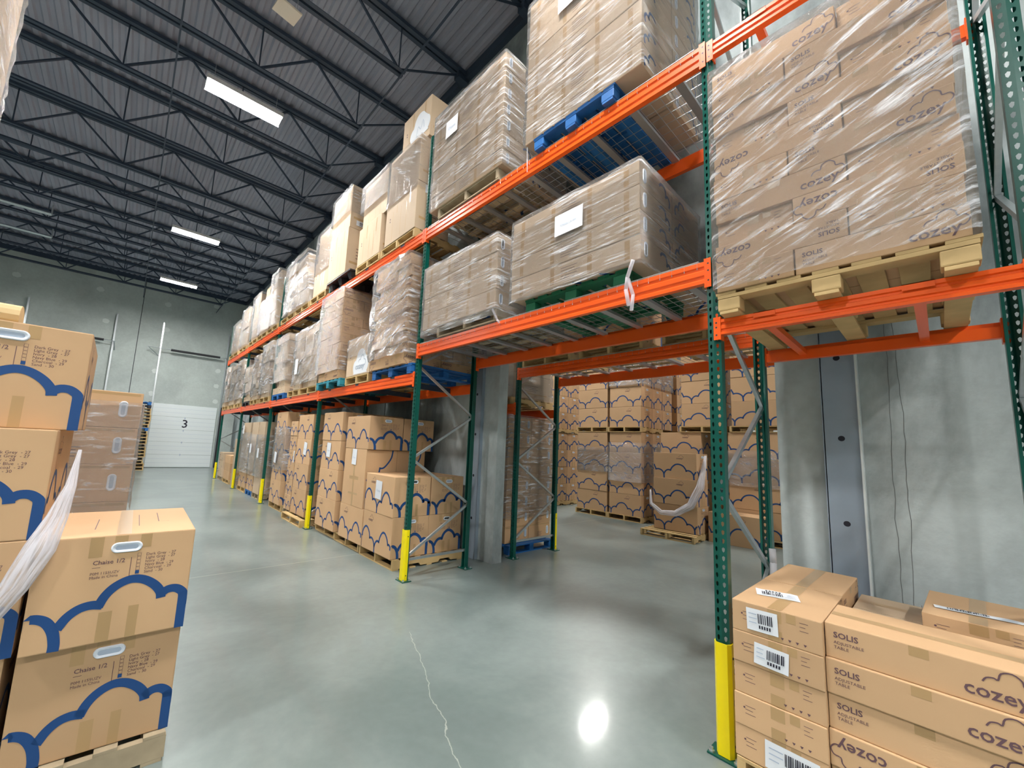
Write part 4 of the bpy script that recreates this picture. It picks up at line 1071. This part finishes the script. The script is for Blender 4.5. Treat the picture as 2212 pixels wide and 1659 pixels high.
# ---------------------------------------------------------------- lower level of the long rack
g = 'cartons on the lower beams of the long rack'; PX = X0 - .03
def lp(y0, y1, lb, style='stringer', mt='wood', z=ZL): pallet(PX, XR + .08, y0, y1, z + .003, lb, style, mt)
zb = ZL + .146
lp(4.60, 5.74, 'bright blue pallet on the lower beam just left of the tunnel', 'block', 'bluepal')
for r_ in range(10): table_layer(PX - .03 + (.05 if r_ % 3 == 1 else 0), 5.78, zb + r_ * .161, r_, 'stack on bright blue pallet', g, h=.159, flip=True, full=True)
carton('wide', PX + .35, 5.87, zb + .66, .4, .24, .33, 'brown carton jutting from the side of the blue pallet stack', g)
film(PX - .045, PX + 1.30, 4.75, 5.79, zb + .15, zb + 10 * .161, 'crumpled stretch film on the blue pallet stack left of tunnel', 21, .04, fm='filmdiag')
lp(5.88, 6.77, 'pale pallet under the single carton with the white cloud sticker')
o = carton('tall', PX + .0, 5.86, zb, .5, .89, .64, 'square brown carton with a big white cloud sticker', g, var=1)
mb = MB(); P = lambda u, v, o_: (-o_, -u, v)
pts = [(-.26, .0)] + arc(-.18, .12, .11, .12, 225, 95, 7) + arc(-.01, .27, .16, .15, 175, 25, 9) + arc(.17, .14, .11, .13, 70, -60, 8) + [(.25, .0)]
mb.poly(P, pts, 'paper', .002); logo(mb, lambda u, v, o_: P(u, v, o_ + .003), -.19, .08, .30, 'channel')
q = mb.obj('cloud_sticker', o, (-.25, -.12, .02)); q['label'] = 'white cloud-shaped sticker'
film(PX, PX + .5, 5.86, 6.75, zb + .34, zb + .64, 'stretch film over the top of the carton with cloud sticker', 22, .005)
pallet(2.70, 3.90, 6.80, 7.96, ZL + .003, 'teal pallet right of the second post on the lower beam', 'block', 'tealpal')
for r_ in range(10): table_layer(2.70, 7.96, zb + r_ * .167, r_, 'stack on teal pallet', g, h=.165)
film(2.68, 4.02, 6.93, 7.97, zb + .15, zb + 10 * .167, 'stretch film on the teal pallet stack right of second post', 23, .03)
lp(8.18, 9.24, 'pale pallet just left of the second post on the lower beam'); lp(9.28, 10.1, 'second pale pallet left of the second post on the lower beam')
def wides(y0, y1, n, h, ncol, load, seed, filmz=.15, amp=.02, jag=.10, mt=None):
    rnd = random.Random(seed); wd = (y1 - y0) / ncol
    for r_ in range(n):
        sy = rnd.uniform(-.02, .02)
        for c in range(ncol):
            dx = rnd.choice((0, .1, .4, 1)) * jag
            carton('wide', PX + dx, y0 + c * wd + .004 + sy, zb + r_ * h, 1.0, wd - .008, h - .002, 'small plain brown carton, %s layer %s, %s' % (ORD[r_], (('right', 'left') if ncol == 2 else ('right', 'middle', 'left'))[c] if ncol > 1 else 'single', load), g, jit=.004)
    return film(PX - .005, PX + 1.0 + jag, y0 - .022, y1 + .022, zb + filmz, zb + n * h, 'rumpled stretch film on the %s' % load, seed, amp)
f = wides(8.20, 9.74, 8, .166, 3, 'stack left of second post', 31, .1, .05, .06)
onpaper(f, PX - .05, 9.45, 3.3, .2, .35, '')
lp(10.40, 11.44, 'blue pallet right of the third post on the lower beam', 'block', 'bluepal'); wides(10.42, 11.46, 9, .165, 2, 'stack right of third post', 32, .3)
lp(11.78, 12.8, 'pale pallet left of the third post on the lower beam'); wides(11.82, 12.78, 9, .17, 2, 'stack left of third post', 33, .1, .05)
lp(13.02, 13.94, 'pale pallet midway between third and fourth posts, lower beam'); wides(12.98, 13.78, 8, .165, 2, 'stack midway past third post', 34, .1, .05)
lp(14.02, 14.98, 'black pallet right of the fourth post on the lower beam', 'block', 'blackpal'); wides(13.93, 15.04, 7, .16, 2, 'stack right of fourth post', 35, .2, .02)
lp(15.36, 16.24, 'pale pallet left of the fourth post on the lower beam'); wides(15.38, 16.30, 9, .167, 2, 'stack left of fourth post', 36)
lp(16.42, 17.34, 'pale pallet midway along the far end bay, lower beam'); wides(16.46, 17.34, 9, .162, 2, 'stack midway along end bay', 37)
lp(17.54, 18.6, 'pale pallet at the far end of the lower beam'); wides(17.56, 18.62, 9, .17, 2, 'stack at far end of rack', 38)

# ---------------------------------------------------------------- upper level of the long rack
g = 'cartons on the upper beams of the long rack'; zu = ZU + .146
def up_(y0, y1, lb, style='stringer', mt='wood'): pallet(PX, XR + .08, y0, y1, ZU + .003, lb, style, mt)
def tall(x0, y0, y1, z, h, lb, var=0, dp=.6): return carton('tall', x0, y0, z, dp, y1 - y0, h - .003, lb, g, var, jit=.008)
up_(4.78, 5.80, 'pale pallet just left of the tunnel on the upper beam')
a = tall(PX, 4.78, 5.69, zu, .745, 'big brown carton, bottom layer, nearest wrapped tower on upper beam'); tall(PX + .01, 4.78, 5.68, zu + .746, .745, 'big brown carton, middle layer, nearest wrapped tower on upper beam', 1)
b = tall(PX + .10, 4.72, 5.52, zu + 1.492, .68, 'big brown carton, top layer, nearest wrapped tower on upper beam')
paper(a, '-y', -.08, .66, .16, .13, .46, 0, 0, 0, '', 0, True)
mb = MB(); P = lambda u, v, o_: (-o_, -u, v); mb.poly(P, pts, 'paper', .002); mb.ribbon(P, smooth([(-.1, .05), (-.05, .2), (.02, .12), (.08, .25), (.12, .1)], 3), .01, 'slot', .004)
q = mb.obj('cloud_sticker', b, (-.302, -.12, .12)); q['label'] = 'white cloud-shaped sticker'
film(PX, PX + .62, 4.77, 5.69, zu + .65, zu + 1.46, 'bright stretch film on the nearest tower of the upper beam', 41, .010, False)
up_(5.84, 6.74, 'second pale pallet left of the tunnel on the upper beam')
tall(PX, 5.88, 6.72, zu, .70, 'big brown carton, bottom layer, second tower on upper beam'); tall(PX + .03, 5.74, 6.66, zu + .701, .80, 'big brown carton, top layer, second tower on upper beam', 1)
film(PX, PX + .63, 5.74, 6.72, zu + 1.0, zu + 1.50, 'bright stretch film on the second tower of the upper beam', 42, .012)
pallet(2.70, 3.88, 6.82, 7.94, ZU + .003, 'black plastic pallet on the upper beam right of second post', 'plastic', 'blackpal')
tall(2.70, 7.06, 7.93, zu, .90, 'big brown carton, bottom layer, tower on the black plastic pallet'); a = tall(2.71, 7.06, 7.93, zu + .901, .86, 'big brown carton, middle layer, tower on the black plastic pallet', 1)
tall(PX + .5, 7.2, 7.9, zu + 1.762, .45, 'small set-back carton topping the tower on black plastic pallet')
tall(3.34, 7.06, 7.93, zu, 1.755, 'rear carton, tower on the black plastic pallet', 1, dp=.55)
paper(a, '-y', -.1, .12, .16, .10, .444, 0, 0, 0, '', 0, True)
film(2.69, 3.94, 7.05, 7.94, zu + 1.2, zu + 1.73, 'stretch film on the tower on the black plastic pallet', 43, .01, False)
up_(8.2, 9.14, 'pale pallet just left of the second post on the upper beam'); tall(PX, 8.17, 8.98, zu, .78, 'tall plain carton, bottom layer, left of second post on upper beam'); tall(PX + .02, 8.17, 8.92, zu + .781, .66, 'tall plain carton, top layer, left of second post on upper beam', 1)
film(PX, PX + .62, 8.17, 8.98, zu + .5, zu + 1.44, 'stretch film on the tower left of second post, upper beam', 44, .02)
up_(9.22, 10.2, 'third pale pallet of the second bay on the upper beam'); up_(10.28, 11.4, 'pale pallet right of the third post on the upper beam')
for (ya, yb_, za, h, lb) in ((9.36, 10.05, 0, .42, 'bottom right'), (10.08, 10.95, 0, .45, 'bottom left'), (9.60, 10.32, .455, .36, 'middle right'), (10.35, 11.15, .455, .5, 'middle left'), (9.66, 10.33, .82, .26, 'upper right'), (10.6, 11.2, .96, .42, 'upper left'), (9.70, 10.5, 1.082, .26, 'top right')):
    tall(PX + .01 + rnd.uniform(0, .045), ya, yb_, zu + za, h, 'wrapped brown carton, %s, heap right of third post on upper beam' % lb, 1)
film(PX - .01, PX + .66, 9.34, 11.17, zu + .02, zu + .93, 'loose white stretch film on the heap right of third post, upper beam', 45, .06, False)
film(PX - .01, PX + .66, 9.64, 11.22, zu + 1.0, zu + 1.40, 'stretch film on the top cartons right of third post, upper beam', 46, .04)
up_(11.71, 12.78, 'pale pallet left of the third post on the upper beam'); up_(12.84, 13.95, 'second pale pallet left of third post on upper beam')
for (ya, yb_, za, h, lb) in ((11.95, 12.6, 0, .5, 'bottom right'), (12.9, 13.9, 0, .55, 'bottom left'), (12.0, 12.8, .505, .55, 'middle right'), (12.85, 13.35, .555, .5, 'middle left'), (12.05, 12.7, 1.06, .6, 'top right'), (12.9, 13.6, 1.06, .42, 'top left')):
    tall(PX + .01 + rnd.uniform(0, .045), ya, yb_, zu + za, h, 'wrapped brown carton, %s, heap left of third post on upper beam' % lb, 0)
film(PX - .01, PX + .66, 11.93, 13.92, zu + .02, zu + 1.04, 'loose white stretch film on the heap left of third post, upper beam', 47, .06, False)
film(PX - .01, PX + .66, 12.0, 12.8, zu + 1.10, zu + 1.66, 'stretch film on the top carton left of third post, upper beam', 48, .03)
up_(14.0, 15.1, 'pale pallet right of the fourth post on the upper beam'); up_(15.5, 16.6, 'pale pallet left of the fourth post on the upper beam'); up_(16.9, 18.5, 'pale pallet at the far end of the upper beam')
for (ya, yb_, za, h, lb) in ((14.1, 15.04, 0, .38, 'bottom of the pile right of fourth post'), (14.15, 15.04, .385, .45, 'middle of the pile right of fourth post'), (14.2, 15.03, .84, .68, 'top of the pile right of fourth post'), (15.62, 16.6, 0, .7, 'bottom of the pile left of fourth post'), (15.7, 16.6, .705, .7, 'top of the pile left of fourth post'), (16.95, 18.2, 0, .6, 'bottom of the pile at the far end'), (17.0, 18.1, .605, .58, 'top of the pile at the far end')):
    tall(PX + .01 + rnd.uniform(0, .045), ya, yb_, zu + za, h, 'wrapped brown carton, %s, upper beam' % lb, 1)
film(PX, PX + .65, 14.09, 15.06, zu + .05, zu + 1.53, 'white stretch film on the pile right of fourth post', 49, .03)
film(PX, PX + .65, 15.6, 16.62, zu + .05, zu + 1.4, 'white stretch film on the pile left of fourth post', 50, .05)
film(PX, PX + .65, 16.95, 18.2, zu + .05, zu + 1.18, 'white stretch film on the pile at the far end, upper beam', 51, .05)

# ---------------------------------------------------------------- rear rack beyond the opening
g = 'cartons on and under the rear rack'
pallet(4.86, 5.98, 4.68, 5.75, 0, 'blue block pallet under the wrapped stack beyond the pier', 'block', 'bluepal')
for r_ in range(8):
    for c in range(2):
        carton('cloud' if False else 'oval', 4.90 + c * .585, 4.82, .142 + r_ * .266, .58, .95, .264, 'flat brown carton, %s layer %s, wrapped stack beyond the pier' % (ORD[r_], ('left', 'right')[c]), g, jit=.005)
film(4.90, 6.07, 4.82, 5.77, .55, 2.28, 'shiny stretch film on the stack beyond the pier', 61, .015)
pallet(4.86, 5.98, 4.75, 5.8, 2.443, 'pale pallet on the rear rack beam beyond the pier', 'stringer', 'wood')
for r_ in range(2): carton('tall', 4.95, 4.8, 2.585 + r_ * .45, 1.0, .95, .448, 'wrapped carton, %s layer, rear rack beam beyond the pier' % ORD[r_], g)
film(4.95, 5.95, 4.8, 5.75, 2.61, 3.48, 'silvery stretch film on the load on the rear rack beam', 62, .06)
for yy, t in ((1.2, 'right'), (2.4, 'middle'), (3.5, 'left')):
    pallet(4.78, 5.8, yy, yy + .95, ZM + .014, 'pale pallet over the tunnel on the rear rack, %s' % t, 'stringer', 'wood')
    for r_ in range(2): carton('cloud', 4.80, yy + .03, ZM + .156 + r_ * .536, .6, .9, .53, 'cloud-printed carton, %s layer, rear rack over tunnel, %s' % (ORD[r_], t), g, 1)

# ---------------------------------------------------------------- storage hall beyond the opening
g = 'cloud-printed cartons in the hall beyond the opening'
def hall(x0, y0, lw, up, load, deep=1, d=.95, up_y=None, vs_=(1, 3, 1, 1)):
    pallet(x0 - .02, x0 + 1.2, y0 - .02, y0 + d + .04, 0, 'floor pallet of the %s' % load, 'stringer', 'wood')
    for r_ in range(4):
        for c in range(deep): carton('cloud', x0 + c * .618, y0, .142 + r_ * .536, .6, d, .533, 'cloud-printed carton, %s layer %s, %s' % (ORD[r_], ('front', 'second', 'third')[c], load), g, vs_[r_ % 4], jit=.012)
    if up:
        y2 = y0 if up_y is None else up_y
        pallet(x0 - .02, x0 + 1.2, y2 - .02, y2 + d + .04, 2.29, 'upper pallet of the %s' % load, 'stringer', 'wood')
        for r_ in range(4):
            for c in range(deep): carton('cloud', x0 + c * .618, y2, 2.432 + r_ * .536, .6, d, .533, 'cloud-printed carton, %s layer %s, upper %s' % (ORD[r_], ('front', 'second', 'third')[c], load), g, vs_[(r_ + 1) % 4], jit=.012)
hall(10.35, 8.05, 4, 1, 'double stack in shadow at hall left', deep=2)
hall(10.35, 9.15, 4, 1, 'double stack farthest left in hall')
hall(10.0, 6.03, 4, 1, 'first double stack seen clear in hall')
hall(10.0, 5.06, 4, 1, 'second double stack in hall', deep=3, d=.90, vs_=(3, 1, 3, 1))
hall(10.0, 3.62, 4, 1, 'double stack behind the lone pallet', deep=2, d=.93, up_y=3.12)
hall(10.0, 2.12, 4, 1, 'double stack left of the rear post', d=.95, up_y=2.04)
hall(10.0, 1.03, 4, 1, 'double stack right of the rear post', d=.93)
hall(12.0, 4.98, 4, 1, 'double stack deep in the hall', d=.9)
hall(11.3, 3.1, 4, 1, 'second double stack deep in the hall', d=.9)
film(9.99, 11.87, 5.05, 5.97, 1.0, 2.0, 'stretch film round the lower second double stack', 71, .012, False); film(9.99, 11.87, 5.05, 5.97, 3.55, 4.59, 'stretch film round the upper second double stack', 72, .015)
film(10.0, 10.6, 6.03, 6.98, 1.2, 1.85, 'stretch film band round the first double stack', 73, .01, False); film(10.0, 10.6, 2.12, 3.07, 1.15, 1.9, 'stretch film band on the stack left of rear post', 74, .015, False)
pallet(8.66, 9.86, 3.34, 4.42, 0, 'pale pallet under the lone three-high stack in the hall', 'stringer', 'wood', rz=.04)
for r_ in range(3): carton('cloud', 8.98, 3.36, .142 + r_ * .548, .6, .90, .545, 'cloud-printed carton, %s layer, lone stack on its own pallet' % ORD[r_], g, 1, jit=.03)
carton('cloud', 9.36, 2.34, 0, .6, .95, .60, 'cloud-printed carton alone on the hall floor by rear post', g, 1, rz=.03)
def strip(name, pts, wds, lb, nrm, seed=1):
    rnd = random.Random(seed); mb = MB(); m_ = 7; vs_ = []; pts3 = []
    for i in range(len(pts) - 1):
        for j in range(4):
            t = j / 4; pts3.append((Vector(pts[i]).lerp(Vector(pts[i + 1]), t), wds[i] * (1 - t) + wds[i + 1] * t))
    pts3.append((Vector(pts[-1]), wds[-1])); n = len(pts3)
    for i, (p, wd) in enumerate(pts3):
        a = pts3[max(0, i - 1)][0]; b = pts3[min(n - 1, i + 1)][0]; d = (b - a).normalized(); sd = d.cross(Vector(nrm)).normalized(); nn = sd.cross(d).normalized()
        for j in range(m_):
            t = j / (m_ - 1) - .5; vs_.append(p + sd * t * wd + nn * (rnd.uniform(-.12, .12) * wd * .5 + (.25 - t * t) * wd * .5))
    mb.add(vs_, [(i * m_ + j, i * m_ + j + 1, (i + 1) * m_ + j + 1, (i + 1) * m_ + j) for i in range(n - 1) for j in range(m_ - 1)], 'rope')
    o = mb.obj(name, smooth=True); uv = o.data.uv_layers.new(name='UVMap')
    for lp_ in o.data.loops: uv.data[lp_.index].uv = ((lp_.vertex_index % m_) / (m_ - 1), (lp_.vertex_index // m_) / 12)
    md = o.modifiers.new('thickness', 'SOLIDIFY'); md.thickness = .002
    tag(o, lb, 'stretch film'); return o
strip('loose_film', [(9.25, 3.27, 1.75), (9.05, 3.25, 1.45), (8.92, 3.27, 1.1), (8.90, 3.45, .72), (8.88, 3.75, .52), (8.88, 4.05, .50), (8.90, 4.28, .66), (8.98, 4.33, .95)], [.05, .10, .16, .16, .12, .10, .07, .03], 'white band of slack film sagging round the lone hall stack', (-1, 0, .2), 4)

# ---------------------------------------------------------------- foreground left
g = 'cloud-printed cartons of the near left stack'; h = .513
pallet(-.86, .37, 2.80, 3.82, 0, 'weathered pallet under the near left cloud cartons', 'stringer', 'oldwood', rz=-.03)
def fg(x0, y0, z, rz, lb, var=0): return carton('cloud', x0, y0, z, .608, .82, h, lb, g, var, rz=rz, handle=True)
fg(-.228, 2.83, .142, -.05, 'near cloud-printed carton at the bottom, right column, chaise lettering')
fg(-.235, 2.79, .142 + h + .001, -.02, 'near cloud-printed carton second from bottom, its taped top in view')
fg(-.885, 2.86, .14, -.02, 'near cloud-printed carton at bottom left, mostly out of frame')
fg(-.872, 2.83, .142 + h + .001, 0, 'near cloud-printed carton in left column below the film')
fg(-.852, 2.83, .142 + 2 * (h + .001), 0, 'near cloud-printed carton third from floor with film hanging across')
fg(-.80, 2.93, .142 + 3 * (h + .001), .02, 'topmost near cloud-printed carton with white handle and glossy tape', 0)
mb = MB(); zt = .142 + 4 * (h + .001)
mb.add([(x, 0, z) for x, z in ((0, 0),)], [], 'kraft')
prof = [(-.07 * math.cos(a * PI / 10), .055 + .055 * math.sin(a * PI / 10 * 1.0)) for a in range(-5, 16)]
mb = MB(); mb.tube((-.80, 3.35, .062), (-.45, 3.35, .062), .060, 'kraft', 14)
o = mb.obj('kraft_bundle', None, (-.03, -.2, zt)); tag(o, 'tan rounded bundle of kraft paper on the topmost near carton', 'paper bundle')
strip('loose_film', [(-.157, 2.86, 1.59), (-.165, 2.80, 1.42), (-.19, 2.76, 1.28), (-.225, 2.72, 1.15), (-.28, 2.70, 1.00), (-.345, 2.70, .88), (-.44, 2.70, .80)], [.012, .04, .075, .11, .095, .08, .06], 'twisted rope of stretch film hanging down the near left cartons', (0, -1, .1), 9)
# wrapped stack behind it
g = 'flat cartons in the wrapped stack behind the near left one'
pallet(-.82, .10, 4.72, 5.5, 0, 'pallet under the wrapped stack behind the near left cartons', 'stringer', 'wood')
for r_ in range(6): carton('oval', -.80, 4.70, .142 + r_ * .315, .89, .62, .313, 'flat brown carton with oval handle, %s layer, second stack on left' % ORD[r_], g, jit=.006)
film(-.80, .09, 4.70, 5.32, 1.0, 1.93, 'stretch film round the upper cartons of the second stack on left', 81, .012, False)
# pallets by the dock door
rnd = random.Random(2); z = 0
for i in range(21):
    mt = {20: 'bluepal', 19: 'blackpal', 12: 'bluepal', 7: 'oldwood', 3: 'oldwood'}.get(i, 'wood'); dx = rnd.uniform(-.03, .03) - .14
    st = 'block' if mt in ('bluepal', 'blackpal') else 'stringer'
    pallet(-.15 + dx, .97 + dx, 23.1 + dx, 24.1 + dx, z, '%s empty pallet in the tall pile beside the dock door, number %s up' % ({'wood': 'pale', 'oldwood': 'grey', 'bluepal': 'blue', 'blackpal': 'black'}[mt], ORD[i] if i < 12 else ('thirteenth', 'fourteenth', 'fifteenth', 'sixteenth', 'seventeenth', 'eighteenth', 'nineteenth', 'twentieth', 'topmost')[i - 12]), st, mt, g='empty pallets piled beside the dock door', rz=PI / 2)
    z += .142
# rack on the other side of the aisle: only the corner of one load reaches the view
frame(6.95, -2.62, D, 4.9, 'green upright frame across the aisle, left of the view'); frame(3.35, -2.62, D, 4.9, 'green upright frame across the aisle, nearer, left of the view')
beam(-2.62 + D, 3.35, 6.95, ZU, BH, 1, 'orange beam across the aisle, aisle side'); beam(-2.62, 3.35, 6.95, ZU, BH, -1, 'orange beam across the aisle, far side')
pallet(-2.62, -1.52, 5.75, 6.80, ZU + .003, 'pallet under the wrapped load at the upper left corner', 'stringer', 'wood')
for r_ in range(4): carton('tall', -2.55, 5.8, ZU + .146 + r_ * .56, 1.04, 1.02, .557, 'wrapped pale carton, %s layer, upper left corner of the photo' % ORD[r_], 'cartons of the upper left corner load', r_ % 2)
film(-2.55, -1.51, 5.8, 6.82, ZU + .165, ZU + .146 + 4 * .56, 'white stretch film on the load at the upper left corner', 91, .03)
